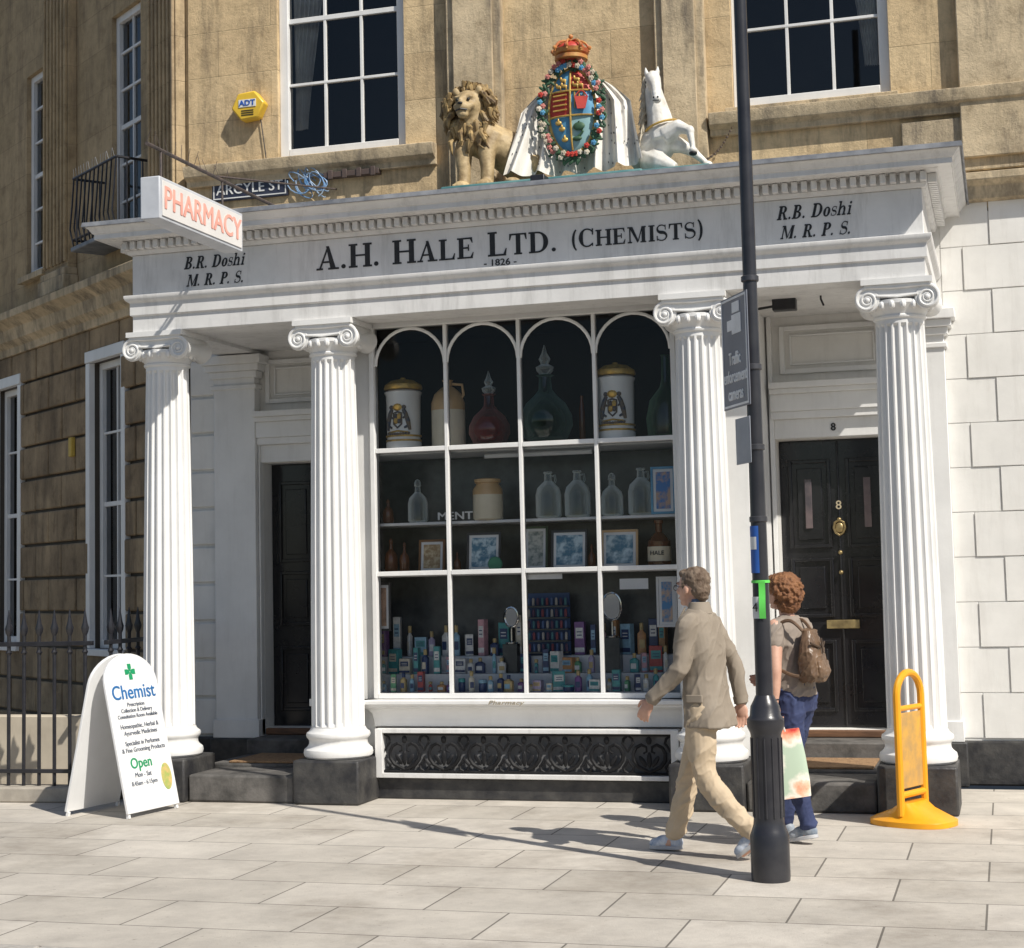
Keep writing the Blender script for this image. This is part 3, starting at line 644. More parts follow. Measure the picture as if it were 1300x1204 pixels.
# street name
A0=at(270,243,1.43); A1=at(366,236,1.43); zc=(A0.z+A1.z)/2
ss=thing('street_name_plate','dark street name plate reading ARGYLE ST on the stone wall','sign',((A0.x+A1.x)/2,1.44,zc-.1))
MB().box(A0.x,A1.x,1.415,1.446,zc-.095,zc+.095).build('plate',mat('navy_plate',(.02,.025,.05),(.04,.045,.07),8,.4,.05),ss,bev=.005)
bd=MB()
for a,b,c,d in ((A0.x+.015,A0.x+.025,-.08,.08),(A1.x-.025,A1.x-.015,-.08,.08),(A0.x+.025,A1.x-.025,.07,.08),(A0.x+.025,A1.x-.025,-.08,-.07)): bd.box(a,b,1.411,1.414,zc+c,zc+d)
WT=simple('white_lettering',(.78,.78,.76)); bd.build('border',WT,ss,smooth=False)
text('lettering','ARGYLE ST',.132,WT,ss,((A0.x+A1.x)/2,1.411,zc),bold=.0015)
ac=at(319,137,1.42); al=thing('alarm_box','yellow hexagonal alarm box on the stone wall left of window','alarm',(ac.x,1.45,ac.z-.13))
MB().poly([(ac.x+1.13*.145*cos(k*PI/3+.1),1.34,ac.z+.145*sin(k*PI/3+.1)) for k in range(6)],(0,.108,0)).build('housing',simple('alarm_yellow',(.80,.52,.05),.35),al,bev=.014)
MB().box(ac.x-.085,ac.x+.085,1.334,1.338,ac.z-.015,ac.z+.055).build('badge',WT,al,bev=.001,smooth=False)
text('lettering','ADT',.07,simple('alarm_blue',(.02,.11,.48)),al,(ac.x,1.331,ac.z+.02),bold=.002,wscale=1.1)
for k in range(3): MB().box(ac.x-.06,ac.x+.06,1.336,1.339,ac.z-.05-.02*k,ac.z-.042-.02*k).build('vent_slot',BLACKT,al,smooth=False)
MB().tube([(ac.x+.08,1.43,ac.z-.05),(ac.x+.10,1.43,ac.z-.2),(ac.x+.14,1.43,ac.z-.5),(ac.x+.15,1.43,ac.z-.65)],.005,6).build('cable',IRON,al)
c0=at(392,233,1.36); cb=MB()
for k in range(9):
    c=V((c0.x+random.uniform(-.10,.10),1.36+random.uniform(-.03,.03),c0.z+random.uniform(-.05,.06))); a0=random.random()*6; rx,rz=random.uniform(.05,.11),random.uniform(.07,.13)
    cb.tube([c+V((rx*cos(a0+t*.5),.01*t*.3,rz*sin(a0+t*.42))) for t in range(16)],.006,5)
tag(cb.build('cable_bundle',mat('blue_cable',(.10,.25,.48),(.35,.42,.5),9,.4,0),None),'tangled blue and grey cables beside the street name plate','cable')
ib=MB().box(ax(412,222,1.4),ax(482,222,1.4),1.37,1.446,at(440,222,1.4).z-.02,at(440,222,1.4).z+.03)
for k in range(4): ib.box(ax(418+18*k,218,1.4),ax(424+18*k,218,1.4),1.36,1.37,at(440,222,1.4).z-.035,at(440,222,1.4).z+.045)
tag(ib.build('wall_bracket',mat('rust_bar',(.10,.07,.06)),None,bev=.004),'dark rusty iron bar fixed under the upper left window','bracket')
# ---------------------------------------------------------------- heraldic group
HY=.95; HZ=4.84
def hp(px,py,dy=0): return at(px,py,HY+dy)
TEAL=mat('teal_plinth',(.05,.16,.17),(.10,.22,.22),9,.6,.3)
GOLD=mat('gilt',(.72,.47,.12),(.40,.25,.07),14,.4,.3,metal=.3); REDP=mat('heraldic_red',(.58,.06,.04),(.42,.04,.03),9,.5,.3); BLUEP=mat('heraldic_blue',(.13,.38,.56),(.08,.26,.46),7,.5,.3); GREENP=mat('leaf_green',(.05,.13,.06),(.03,.07,.04),12,.6,.3)
PINK=mat('rose_pink',(.66,.28,.24),(.5,.16,.13),12,.6,.3); CREAMP=mat('cream_paint',(.74,.67,.54),(.45,.38,.28),7,.6,.4,30,dist=.01)
arms=thing('coat_of_arms','painted oval shield with red crown, flower wreath and white mantle','sculpture',(hp(728,215).x,HY,HZ))
sc0=hp(727,142,-.12); SX,SZ=sc0.x,sc0.z; SY=HY-.12
rx,rz=.19,.345
cells=[(-1,0,.45,1,BLUEP),(0,1,.45,1,REDP),(-1,0,-.15,.45,REDP),(0,1,-.15,.45,BLUEP),(-1,0,-1,-.15,BLUEP),(0,1,-1,-.15,mat('heraldic_pale',(.30,.50,.52)))]
for x0,x1,z0,z1,m_ in cells:
    def fs(u,v,x0=x0,x1=x1,z0=z0,z1=z1):
        b=z0+(z1-z0)*v; lim=math.sqrt(max(0,1-b*b)); a=(x0+(x1-x0)*u)*lim; return V((SX+a*rx,SY-.07*math.sqrt(max(0,1-a*a*.95-b*b*.9)),SZ+b*rz))
    MB().grid(fs,8,8).build('shield_quarter',m_,arms,recalc=False)
ch=MB()
def onsh(a,b,o=.012): return V((SX+a*rx,SY-.07*math.sqrt(max(0,1-a*a-b*b))-o,SZ+b*rz))
ch.tube([onsh(0,-.95+1.9*k/10) for k in range(11)],.009,6)
for b in (.45,-.15): ch.tube([onsh((-1+2*k/8)*.95*math.sqrt(1-b*b),b) for k in range(9)],.008,6)
ch.tube([(SX+rx*1.02*cos(2*PI*k/40),SY-.01,SZ+rz*1.02*sin(2*PI*k/40)) for k in range(40)],.014,6,closed=True)
for (a,b) in ((-.3,.72),(-.5,.57),(.3,.72),(.45,.57),(-.25,.57),(.25,.57)): ch.ell(onsh(a,b),(.026,.012,.015)); ch.ell(onsh(a-.12,b+.05),(.011,.012,.018)); ch.ell(onsh(a+.08,b-.04),(.007,.01,.02))
for k in range(3): ch.tube([onsh(.2+.2*k,.40),onsh(.2+.2*k,.02)],.006,5)
for k in range(4): ch.tube([onsh(-.78,.36-.12*k),onsh(-.15,.36-.12*k)],.007,5)
for (a,b) in ((-.4,-.45),(-.3,-.7),(-.55,-.3)): ch.ell(onsh(a,b),(.028,.012,.02)); ch.ell(onsh(a,b+.05),(.01,.012,.022))
ch.build('charges',GOLD,arms)
c2=MB(); c2.ell(onsh(.35,-.42),(.05,.015,.035)); c2.ell(onsh(.25,-.7),(.04,.015,.02)); c2.tube([onsh(.35,-.3),onsh(.5,-.55),onsh(.3,-.65)],.01,6); c2.build('charges',GREENP,arms)
c2=MB().poly([onsh(.22,.28,.025),onsh(.78,.28,.025),onsh(.66,-.02,.025),onsh(.34,-.02,.025)],(0,-.012,0)); c2.tube([onsh(.24+.5*k/6,.28+.14*sin(k/6*PI),.025) for k in range(7)],.006,5); c2.build('charges',REDP,arms)
wm={'r':(MB(),REDP),'g':(MB(),GREENP),'p':(MB(),PINK),'c':(MB(),CREAMP),'b':(MB(),BLUEP)}
for k in range(44):
    a=2*PI*k/44
    for e in range(2):
        w0=1.10+.13*e; p=V((SX+rx*w0*1.13*cos(a+e*.07),SY-.05-.02*random.random(),SZ+rz*(w0-.03)*sin(a+e*.07)))
        for q_ in range(2): wm['g'][0].ell(p+V((random.uniform(-.025,.025),.02,random.uniform(-.025,.025))),(.032,.01,.013),Matrix.Rotation(random.uniform(0,6),3,'Y'),7,5)
        key='rpgcpgcgrcgb'[random.randrange(12)]; mb_=wm[key][0]
        if key!='g':
            for q_ in range(5): b=2*PI*q_/5; mb_.ell(p+V((.013*cos(b),-.012,.013*sin(b))),(.012,.009,.012),None,6,4)
            mb_.ell(p+V((0,-.022,0)),.008,None,6,4)
for mb_,m_ in wm.values(): mb_.build('wreath_flowers',m_,arms)
cz=hp(728,78,-.1).z; cr=MB(); cr.lathe([(.10,0),(.135,.0),(.135,.03),(.11,.035),(.14,.05),(.15,.08)],(SX,SY,cz),20)
cr.ell((SX,SY,cz+.2),.02); cr.ell((SX,SY,cz+.165),.014)
for k in range(8):
    a=2*PI*k/8; cr.tube([(SX+cos(a)*(.15*cos(t/6*PI/2)**.6),SY+sin(a)*(.15*cos(t/6*PI/2)**.6),cz+.06+.10*sin(t/6*PI/2)) for t in range(7)],.010,6); cr.ell((SX+.155*cos(a),SY+.155*sin(a),cz+.09),.018,None,7,5)
cr.build('crown',mat('crown_red_gilt',(.45,.10,.04),(.55,.30,.08),16,.5,.3),arms)
MB().ell((SX,SY,cz+.07),(.125,.125,.085)).build('crown_cap',REDP,arms)
def fm(u,v):
    t=u*2-1; half=.20+.22*min(1,v*3.4)**.7+.17*v**1.1
    x=SX+.01+t*half; z=SZ+.33-.82*v-.05*abs(t)**2*(1-v)+.02*sin(u*34)*v
    y=SY+.10+.05*(1-abs(t))-.16*v*(.35+abs(t))+ .05*sin(u*34+1.5*v)*(.25+v)+.02*sin(u*77+v*5)
    return V((x,y,z))
MB().grid(fm,180,34).build('mantle',mat('white_mantle',(.78,.75,.69),(.50,.44,.36),9,.6,.35,stretch=(1,1,.5),lo=.45,hi=.78),arms,recalc=False)
sp=MB()
for k in range(70):
    u=random.random(); v=random.uniform(.25,.97)
    if abs(u*2-1)<.5 and v<.85: continue
    sp.ell(fm(u,v)+V((0,-.010,0)),(.004,.003,.009),None,5,4)
sp.build('ermine_spots',BLACKT,arms)
MB().box(SX-.60,SX+.60,HY-.30,HY+.2,4.66,4.885).build('plinth',TEAL,arms,bev=.02)
MB().box(SX-.28,SX-.16,HY-.46,HY-.32,4.68,4.87).build('floodlight',IRON,arms,bev=.01)
# lion
lp=hp(618,215); li=thing('lion_statue','tan lion statue with dark mane left of the painted shield','statue',(lp.x,HY,HZ))
ls=(at(612,106,HY).z-HZ)/.79; li.scale=(ls*1.04,ls,ls)
LG=MB()
LG.tube([(.27,.12,.18),(.20,.10,.27),(.08,.04,.34),(-.03,-.02,.40),(-.05,-.04,.50),(-.05,-.06,.58)],[.14,.16,.135,.14,.12,.09],18)
for s in (-.11,.05): LG.tube([(s+.01,-.04,.40),(s-.02,-.10,.28),(s-.01,-.12,.16),(s-.01,-.13,.06)],[.085,.062,.046,.044],12); LG.ell((s-.01,-.17,.04),(.055,.08,.038))
for s in (-.11,.05):
    for k in (-1,0,1): LG.ell((s-.01+k*.032,-.235,.03),(.018,.025,.02))
LG.tube([(.26,.06,.24),(.30,-.03,.17),(.25,-.05,.09),(.24,-.09,.05)],[.12,.10,.055,.045],12); LG.ell((.22,-.15,.04),(.055,.085,.035))
LG.tube([(.33,.14,.15),(.36,.08,.28),(.33,.04,.38),(.28,.02,.42)],[.022,.018,.018,.03],8)
HC=V((-.08,-.10,.61))
LG.ell(HC,(.10,.10,.115)); LG.ell(HC+V((-.015,-.09,-.035)),(.058,.055,.045)); LG.ell(HC+V((-.015,-.10,-.085)),(.038,.04,.024)); LG.ell(HC+V((-.02,-.13,-.01)),(.024,.022,.018)); LG.tube([HC+V((-.01,-.06,.06)),HC+V((-.018,-.14,-.005))],[.028,.02],8)
for s in (-1,1): LG.ell(HC+V((-.012+s*.04,-.085,.04)),(.03,.022,.014)); LG.ell(HC+V((-.012+s*.05,-.08,-.02)),(.025,.03,.025)); LG.ell(HC+V((s*.08,-.04,.095)),(.025,.018,.03))
organic('body',LG,mat('lion_tan',(.58,.44,.24),(.26,.18,.09),9,.6,.5,30,dist=.01),li,.010,2)
mn=MB()
for k in range(300):
    a=random.uniform(0,2*PI); r_=random.uniform(.10,.16); d=V((cos(a)*r_,.0,sin(a)*r_))+V((0,-.03+.12*random.random(),0))
    if random.random()<.22: d=V((random.uniform(-.11,.11),random.uniform(-.06,.08),random.uniform(-.24,-.1)))
    p=HC+d; o_=V((d.x,0,d.z)).normalized()*.035; fall=o_+V((0,.0,-.055))
    mn.tube([p,p+fall*.45+V((random.uniform(-.015,.015),-.025,.01)),p+fall*.8+V((random.uniform(-.02,.02),-.02,-.01)),p+fall+V((random.uniform(-.02,.02),0,-.025))],[.014,.018,.013,.003],6)
mn.build('mane',mat('mane_brown',(.12,.075,.035),(.46,.32,.14),16,.6,.3),li,local=True)
ey=MB(); ey.ell(HC+V((-.05,-.105,.018)),.011); ey.ell(HC+V((.026,-.105,.018)),.011); ey.ell(HC+V((-.018,-.148,-.016)),(.018,.010,.010)); ey.tube([HC+V((-.055,-.125,-.06)),HC+V((-.015,-.146,-.055)),HC+V((.022,-.125,-.06))],.006,5); ey.build('face_marks',BLACKT,li,local=True)
MB().box(-.24,.38,-.27,.2,-.16,.03).build('plinth',TEAL,li,local=True,bev=.015)
# horse
hpp=hp(843,205); ho=thing('horse_statue','white horse statue with raised forelegs right of the painted shield','statue',(hpp.x,HY,HZ))
hs=(at(833,88,HY).z-HZ)/.755; ho.scale=(hs*.86,hs,hs)
H=MB()
H.tube([(-.24,.1,.16),(-.14,.06,.22),(-.02,0,.26),(.05,-.03,.30)],[.12,.14,.13,.105],16)
H.tube([(.0,-.02,.26),(-.02,-.03,.42),(-.045,-.05,.54),(-.055,-.07,.62)],[.125,.095,.075,.060],14)
H.tube([(-.06,-.04,.665),(-.045,-.10,.655),(-.005,-.18,.575),(.01,-.225,.50)],[.060,.062,.044,.036],12); H.ell((.012,-.23,.485),(.036,.034,.031)); H.ell((-.04,-.09,.61),(.050,.055,.05))
H.ell((-.07,-.04,.585),(.05,.06,.055))
for s in (-1,1): H.tube([(-.06+s*.038,-.055,.695),(-.06+s*.046,-.06,.725),(-.06+s*.048,-.062,.757)],[.020,.017,.004],8); H.ell((-.04+s*.045,-.115,.625),(.016,.02,.016))
H.tube([(.04,-.08,.28),(.15,-.11,.32),(.235,-.13,.28),(.255,-.14,.17)],[.075,.050,.033,.022],10); H.ell((.235,-.13,.28),.036); H.ell((.26,-.15,.14),(.036,.04,.026))
H.tube([(.04,.0,.25),(.15,-.03,.21),(.25,-.05,.15),(.33,-.06,.08)],[.075,.048,.031,.022],10); H.ell((.25,-.05,.15),.034); H.ell((.35,-.065,.06),(.04,.036,.026))
H.tube([(-.1,.0,.14),(0,-.10,.09),(.12,-.13,.04)],[.11,.07,.035],10)
organic('body',H,mat('horse_white',(.78,.77,.73),(.50,.46,.40),10,.5,.3,30,dist=.008,lo=.4,hi=.75),ho,.008,2)
mn=MB()
for k in range(120):
    t=random.random(); p=V((-.085-.035*t,-.04+.05*random.random(),.70-.40*t)); mn.tube([p,p+V((-.03,-.03,-.02)),p+V((-.045+random.uniform(-.025,.025),-.05,-.10))],[.016,.013,.003],6)
for k in range(8): p=V((-.05+random.uniform(-.02,.02),-.09,.71)); mn.tube([p,p+V((.0,-.03,-.03)),p+V((.0,-.055,-.07))],[.012,.01,.002],5)
mn.build('mane',CREAMP,ho,local=True)
ey=MB(); ey.ell((-.087,-.130,.632),.011); ey.ell((.010,-.128,.632),.011); ey.ell((.026,-.258,.49),.007); ey.ell((-.006,-.258,.49),.007); ey.tube([(-.014,-.255,.470),(.010,-.263,.466),(.034,-.252,.470)],.003,5)
for p in ((.262,-.17,.118),(.362,-.08,.045)): ey.ell(p,(.032,.032,.015))
ey.build('face_marks',BLACKT,ho,local=True)
MB().tube([(.0+.125*cos(a),-.03+.118*sin(a),.35+.03*cos(a)) for a in [2*PI*k/20 for k in range(20)]],.008,6,closed=True).build('collar',GOLD,ho,local=True)
MB().box(-.25,.40,-.24,.2,-.16,.03).build('plinth',TEAL,ho,local=True,bev=.015)
chn=MB(); a=at(893,205,1.2); b=at(942,130,1.42)
for k in range(26):
    t=k/25; p=a.lerp(b,t)+V((0,0,-.10*sin(t*PI))); chn.ell(p,(.012,.006,.012) if k%2 else (.006,.012,.012),None,6,4)
tag(chn.build('stay_chain',mat('rust_chain',(.10,.07,.05)),None),'rusty chain running from wall down behind the horse statue','chain')
sl=thing('security_lamp','dark floodlight on bracket under the ceiling right of third column','lamp',at(985,388,.6))
L0=at(985,388,.6); MB().box(L0.x-.02,L0.x+.16,.52,.62,L0.z-.05,L0.z+.04).build('housing',IRON,sl,bev=.008); MB().tube([(L0.x-.16,.6,L0.z-.02),(L0.x-.02,.58,L0.z-.01)],.01,6).build('arm',IRON,sl); MB().tube([(L0.x+.05,.57,L0.z+.03),(L0.x+.05,.57,3.74)],.01,6).build('arm',IRON,sl)
hk=MB(); h0=at(1042,380,.5); hk.tube([(h0.x,.5,3.74),(h0.x,.5,h0.z),(h0.x+.02,.5,h0.z-.05)],.008,6); hk.lathe([(.03,h0.z+.06),(.03,h0.z+.075)],(h0.x,.5,0),10); tag(hk.build('ceiling_hook',IRON,None),'small iron hook hanging from porch ceiling over the right door','hook')
for s,lb in ((-1,'brown coir doormat on the left porch'),(1,'brown coir doormat before the black door')):
    a,b=sorted((s*1.84,s*2.56)); tag(MB().box(a,b,.36,.98,.237,.252).build('doormat',MAT_,None,bev=.004),lb,'mat')
# ---------------------------------------------------------------- window contents
CER=mat('white_ceramic',(.85,.84,.80),(.80,.78,.74),5,.2,.02); STW=mat('stoneware',(.66,.43,.21),(.54,.34,.16),4,.3,.05); CREAMW=mat('cream_glaze',(.80,.71,.54),(.72,.63,.47),4,.3,.03)
CLR=glassmat('clear_bottle_glass',(.86,.92,.90),1,.62,1.45); GRG=glassmat('green_bottle_glass',(.12,.36,.14),1,.3); RDG=glassmat('red_bottle_glass',(.55,.10,.05),1,.3); BRG=mat('brown_bottle_glass',(.15,.05,.02),(.07,.025,.012),4,.06,0); DKG=glassmat('dark_green_glass',(.08,.30,.22),1,.3)
def stand(px,z,Y): 
    return V((ax(px,740-(z-1.67)*168,Y),Y,z))
def drugjar(px,w,h,label):
    p=stand(px,2.692,.40); t=thing('apothecary_jar',label,'jar',p); r=w/2
    MB().lathe([(r*.86,0),(r*.92,.01),(r*.92,h*.12),(r*.86,h*.15),(r*.9,h*.75),(r*.98,h*.80),(r*.8,h*.83)],p,28).build('jar_body',CER,t)
    MB().lathe([(r*.98,h*.835),(r*1.0,h*.86),(r*.95,h*.9),(r*.6,h*.96),(r*.15,h*.98),(r*.12,h)],p,24).build('lid',GOLD,t)
    e=MB(); e2=MB()
    def on(a,b,o=1.01): an=-PI/2+a*.75; return p+V((r*.9*o*cos(an),r*.9*o*sin(an),h*(.45+.22*b)))
    for sx in (-1,1):
        e.tube([on(sx*.95,-.75),on(sx*.8,-.2),on(sx*.62,.25),on(sx*.45,.5)],[.012,.02,.018,.014],7); e.ell(on(sx*.5,.62),(.02,.014,.018),None,7,5); e.tube([on(sx*.62,.1),on(sx*.42,-.05)],[.01,.007],6); e.tube([on(sx*.8,-.5),on(sx*.5,-.62)],[.012,.008],6)
    e.tube([on(-.30,-.4),on(-.32,.28),on(0,.34),on(.32,.28),on(.30,-.4),on(0,-.62)],.008,6,closed=True); e.ell(on(-.13,.08),(.018,.008,.024),None,6,4); e.ell(on(.13,-.2),(.018,.008,.024),None,6,4)
    for k in range(9): e.ell(on(-.85+.21*k,-1.0+.06*abs(k-4)/4),(.014,.008,.012),None,6,4)
    e2.ell(on(0,.62),(.04,.012,.03),None,8,5); e2.ell(on(.13,.08),(.02,.010,.026),None,8,5); e2.ell(on(-.13,-.2),(.02,.010,.026),None,8,5); e2.tube([on(-.8,-.88),on(0,-.8),on(.8,-.88)],.007,5)
    e.build('crest',mat('jar_crest',(.04,.06,.10),(.20,.14,.08),22,.4,0),t); e2.build('crest',GOLD,t)
    g_=MB()
    for zz in (.14,.2,.77): g_.lathe([(r*.9,h*zz),(r*.925,h*zz+.003),(r*.925,h*zz+.012),(r*.9,h*zz+.015)],p,28)
    g_.build('gilt_bands',GOLD,t)
drugjar(513,.31,.60,'white apothecary jar with dark crest at left end of top shelf')
drugjar(784,.31,.62,'white apothecary jar with gilt crest right of the tall carboy')
p=stand(570,2.692,.42); t=thing('stoneware_jug','two tone stoneware jug between white jar and red carboy','jug',p)
MB().lathe([(.12,0),(.135,.01),(.135,.32)],p,26).build('jug_body',CREAMW,t); MB().lathe([(.136,.32),(.134,.38),(.11,.45),(.055,.50),(.035,.51),(.035,.55),(.045,.56),(.03,.56)],p,26).build('jug_top',STW,t)
MB().tube([p+V((.04,0,.53)),p+V((.12,0,.52)),p+V((.13,0,.44)),p+V((.10,0,.40))],.012,8).build('handle',STW,t)
def carboy(px,r,h,m_,label,liq,Y=.45):
    p=stand(px,2.692,Y); t=thing('carboy',label,'bottle',p)
    MB().lathe([(r*.55,0),(r*.62,.015),(r*.5,.03),(r*.8,h*.08),(r,h*.2),(r*.98,h*.3),(r*.75,h*.42),(r*.42,h*.5),(r*.25,h*.56),(r*.22,h*.68),(r*.34,h*.70),(r*.2,h*.71)],p,28).build('bottle_body',m_,t)
    MB().lathe([(r*.4,.045),(r*.72,h*.09),(r*.92,h*.2),(r*.9,h*.3),(r*.7,h*.40),(.01,h*.405)],p,24).build('liquid',liq,t)
    MB().lathe([(r*.2,h*.71),(r*.3,h*.74),(r*.34,h*.78),(r*.14,h*.81),(r*.22,h*.86),(r*.1,h*.92),(r*.02,h)],p,18).build('stopper',CLR,t)
carboy(622,.165,.62,RDG,'dark red pear shaped carboy with pointed glass stopper',mat('red_liquid',(.50,.05,.02),(.35,.02,.01),rough=.1,bmp=0)); carboy(694,.21,.80,DKG,'largest dark green carboy with tall pointed glass stopper',mat('green_liquid',(.02,.16,.11),rough=.1,bmp=0))
p=stand(740,2.692,.6); tag(MB().lathe([(.02,0),(.028,.02),(.025,.28),(.012,.36),(.014,.4)],p,14).build('glass_phial',BRG,None),'slim dark glass phial between tall carboy and crested jar','bottle')
p=stand(848,2.692,.5); tag(MB().lathe([(.10,0),(.15,.05),(.16,.18),(.13,.32),(.05,.42),(.035,.48),(.03,.66),(.04,.67)],p,26).build('glass_bottle',GRG,None),'big green glass bottle at right end of top shelf','bottle')
def demi(px,label,h=.36,r=.10,handle=True,m_=None,z=2.132,Y=.42):
    p=stand(px,z,Y); t=thing('glass_bottle',label,'bottle',p)
    MB().lathe([(r*.85,0),(r,.015),(r,h*.5),(r*.85,h*.65),(r*.3,h*.8),(r*.26,h*.95),(r*.36,h*.97),(r*.3,h)],p,24).build('bottle_body',m_ or CLR,t)
    if handle: MB().tube([p+V((.03,0,h*.9)),p+V((.055,0,h*.92)),p+V((.06,0,h*.8)),p+V((.045,0,h*.73))],.008,7).build('handle',m_ or CLR,t)
    else: MB().lathe([(r*.3,h),(r*.34,h*1.04),(r*.2,h*1.12),(.004,h*1.14)],p,14).build('stopper',m_ or CLR,t)
demi(493,'tiny dark stoppered bottle at left end of second shelf',.17,.045,False,BRG)
demi(531,'clear stoppered bottle left of the stoneware jar',.30,.08,False)
demi(697,'clear handled demijohn right of stoneware jar, left one of pair'); demi(734,'clear handled demijohn, right one of the middle pair'); demi(778,'clear stoppered bottle right of the demijohn pair',.29,.085,False); demi(815,'clear handled demijohn beside the blue poster')
p=stand(620,2.132,.42); t=thing('stoneware_jar','wide cream and tan stoneware jar on the second shelf','jar',p)
MB().lathe([(.105,0),(.118,.01),(.118,.2)],p,26).build('jar_body',CREAMW,t); MB().lathe([(.119,.2),(.116,.24),(.09,.28),(.09,.29),(.105,.295),(.105,.32),(.05,.33)],p,26).build('jar_top',STW,t)
def frame(px,z,Y,w,h,label,m_,fm_=None,tilt=.12):
    p=stand(px,z,Y); t=thing('picture_frame',label,'picture',p); M=Matrix.Translation(p)@Matrix.Rotation(-tilt,4,'X'); b=.018
    f=MB(M)
    for a,b_,c,d in ((-w/2,-w/2+b,0,h),(w/2-b,w/2,0,h),(-w/2+b,w/2-b,0,b),(-w/2+b,w/2-b,h-b,h)): f.box(a,b_,-.01,.012,c,d)
    f.build('frame',fm_ or mat('frame_wood',(.20,.09,.03)),t,bev=.002); MB(M).box(-w/2+b,w/2-b,.0,.008,b,h-b).build('mount',SHELFW,t,smooth=False)
    MB(M).box(-w/2+.04,w/2-.04,-.004,-.001,.04,h-.04).build('picture',m_,t,smooth=False)
BWP=lambda n,s:mat('photo_print_%s'%n,(.06,.18,.28),(.55,.68,.74),s,.3,0,lo=.42,hi=.58)
frame(548,1.727,.48,.22,.27,'brown framed print left of the black framed photograph',mat('sepia',(.35,.22,.1),(.60,.48,.3),22,.4,0,lo=.42,hi=.58))
frame(614,1.727,.40,.28,.31,'dark framed blue photograph at centre of third shelf',BWP('a',14),IRON); frame(680,1.727,.50,.20,.35,'tall framed pale print behind the two dark frames',mat('pale_print',(.55,.55,.5),(.20,.24,.22),20,.4,0,lo=.42,hi=.6),mat('frame_green',(.05,.09,.05)))
frame(723,1.727,.40,.29,.31,'dark framed street photograph right of the tall print',BWP('b',11),IRON); frame(787,1.727,.40,.29,.30,'blue tinted photograph in pale gold frame',BWP('c',9),STW)
frame(843,2.132,.36,.19,.36,'tall blue poster card at right end of second shelf',mat('poster_blue',(.05,.19,.50),(.55,.36,.26),7,.4,0,lo=.45,hi=.55),BLUEP,.03)
for px,h,r,lb in ((497,.25,.055,'wide brown bottle at left end of third shelf'),(514,.22,.04,'narrow brown bottle second from left on third shelf'),(581,.14,.028,'little dark bottle left of the black frame'),(752,.17,.030,'little dark bottle right of the street photograph')): demi(px,lb,h,r,False,BRG,1.727,.42)
p=stand(838,1.727,.38); t=thing('labelled_bottle','tall dark bottle with cream label at right end of third shelf','bottle',p)
MB().lathe([(.075,0),(.088,.01),(.088,.20),(.05,.25),(.026,.27),(.026,.33),(.036,.335),(.036,.36),(.01,.365)],p,22).build('bottle_body',BRG,t); MB().lathe([(.086,.05),(.090,.05),(.090,.16),(.086,.16)],p,22).build('label',CREAMW,t); text('lettering','HALE',.045,BLACKT,t,p+V((0,-.092,.11)),bold=.001)
p=stand(629,1.727,.32); tag(MB().lathe([(.05,-.012),(.058,-.005),(.058,.005),(.05,.012)],p+V((0,0,.06)),18,'y').build('round_tin',mat('green_tin',(.05,.25,.15)),None),'small round green tin leaning before the black frame','tin')
o=thing('shop_notice','dark strip sign reading MENT on the second shelf','sign',stand(578,2.132,.37)); p=stand(578,2.132,.37); MB().box(p.x-.2,p.x+.2,.37,.38,2.133,2.21).build('board',BLACKT,o,smooth=False); text('lettering','MENT',.085,SHELFW,o,p+V((0,-.004,.038)),bold=.002,wscale=1.3)
p=stand(690,1.64,.30); nt_=thing('shop_notice','small white paper notice hanging in the window centre','notice',p); MB().box(p.x-.15,p.x+.15,.30,.303,1.66,1.70).build('sheet',SHELFW,nt_,smooth=False)
p=stand(805,1.6,.30); nt_=thing('shop_notice','white printed notice hanging at right of the window','notice',p); MB().box(p.x-.11,p.x+.11,.30,.303,1.57,1.65).build('sheet',SHELFW,nt_,smooth=False)
frame(848,1.28,.36,.16,.38,'slim perfume poster at lower right of the window',mat('poster_mix',(.08,.25,.50),(.60,.42,.30),9,.4,0,lo=.45,hi=.55),SHELFW,.02)
frame(484,1.28,.36,.17,.38,'portrait poster at lower left of the window',mat('poster_skin',(.55,.33,.22),(.20,.12,.08),7,.4,0,lo=.45,hi=.6),IRON,.02)
def mirror(px,z,Y,r,label):
    p=stand(px,z,Y); t=thing('stand_mirror',label,'mirror',p); c=p+V((0,0,r*1.25+.12))
    MB().tube([c+V((r*.8*cos(a),0,r*1.1*sin(a))) for a in [2*PI*k/24 for k in range(24)]],.009,7,closed=True).build('rim',mat('chrome',(.7,.7,.7),rough=.1,metal=1,bmp=0),t)
    MB().poly([c+V((r*.79*cos(a),0,r*1.09*sin(a))) for a in [2*PI*k/24 for k in range(24)]],(0,.004,0)).build('glass',mat('mirror_glass',(.8,.82,.82),rough=.03,metal=1,bmp=0),t)
    MB().lathe([(.05,0),(.05,.01),(.01,.02),(.008,.12)],p,14).build('stand',mat('chrome_b',(.7,.7,.7),rough=.15,metal=1,bmp=0),t)
mirror(778,1.20,.60,.095,'oval chrome stand mirror at right of the window display'); mirror(650,1.16,.62,.07,'small round chrome mirror near the window centre')
MB().box(ax(778,850,.6)-.07,ax(778,850,.6)+.07,.55,.655,.932,1.198).build('mirror_box',GREYBK,DW,bev=.003)
MB().box(ax(650,850,.62)-.06,ax(650,850,.62)+.06,.57,.657,.932,1.158).build('mirror_box',GREYBK,DW,bev=.003)
p=stand(697,1.02,.66); ck=thing('cosmetic_rack','blue cosmetics rack with rows of little tubes','rack',p)
MB().box(p.x-.17,p.x+.17,.70,.72,1.06,1.55).build('back_panel',mat('rack_blue',(.03,.08,.22)),ck,bev=.003)
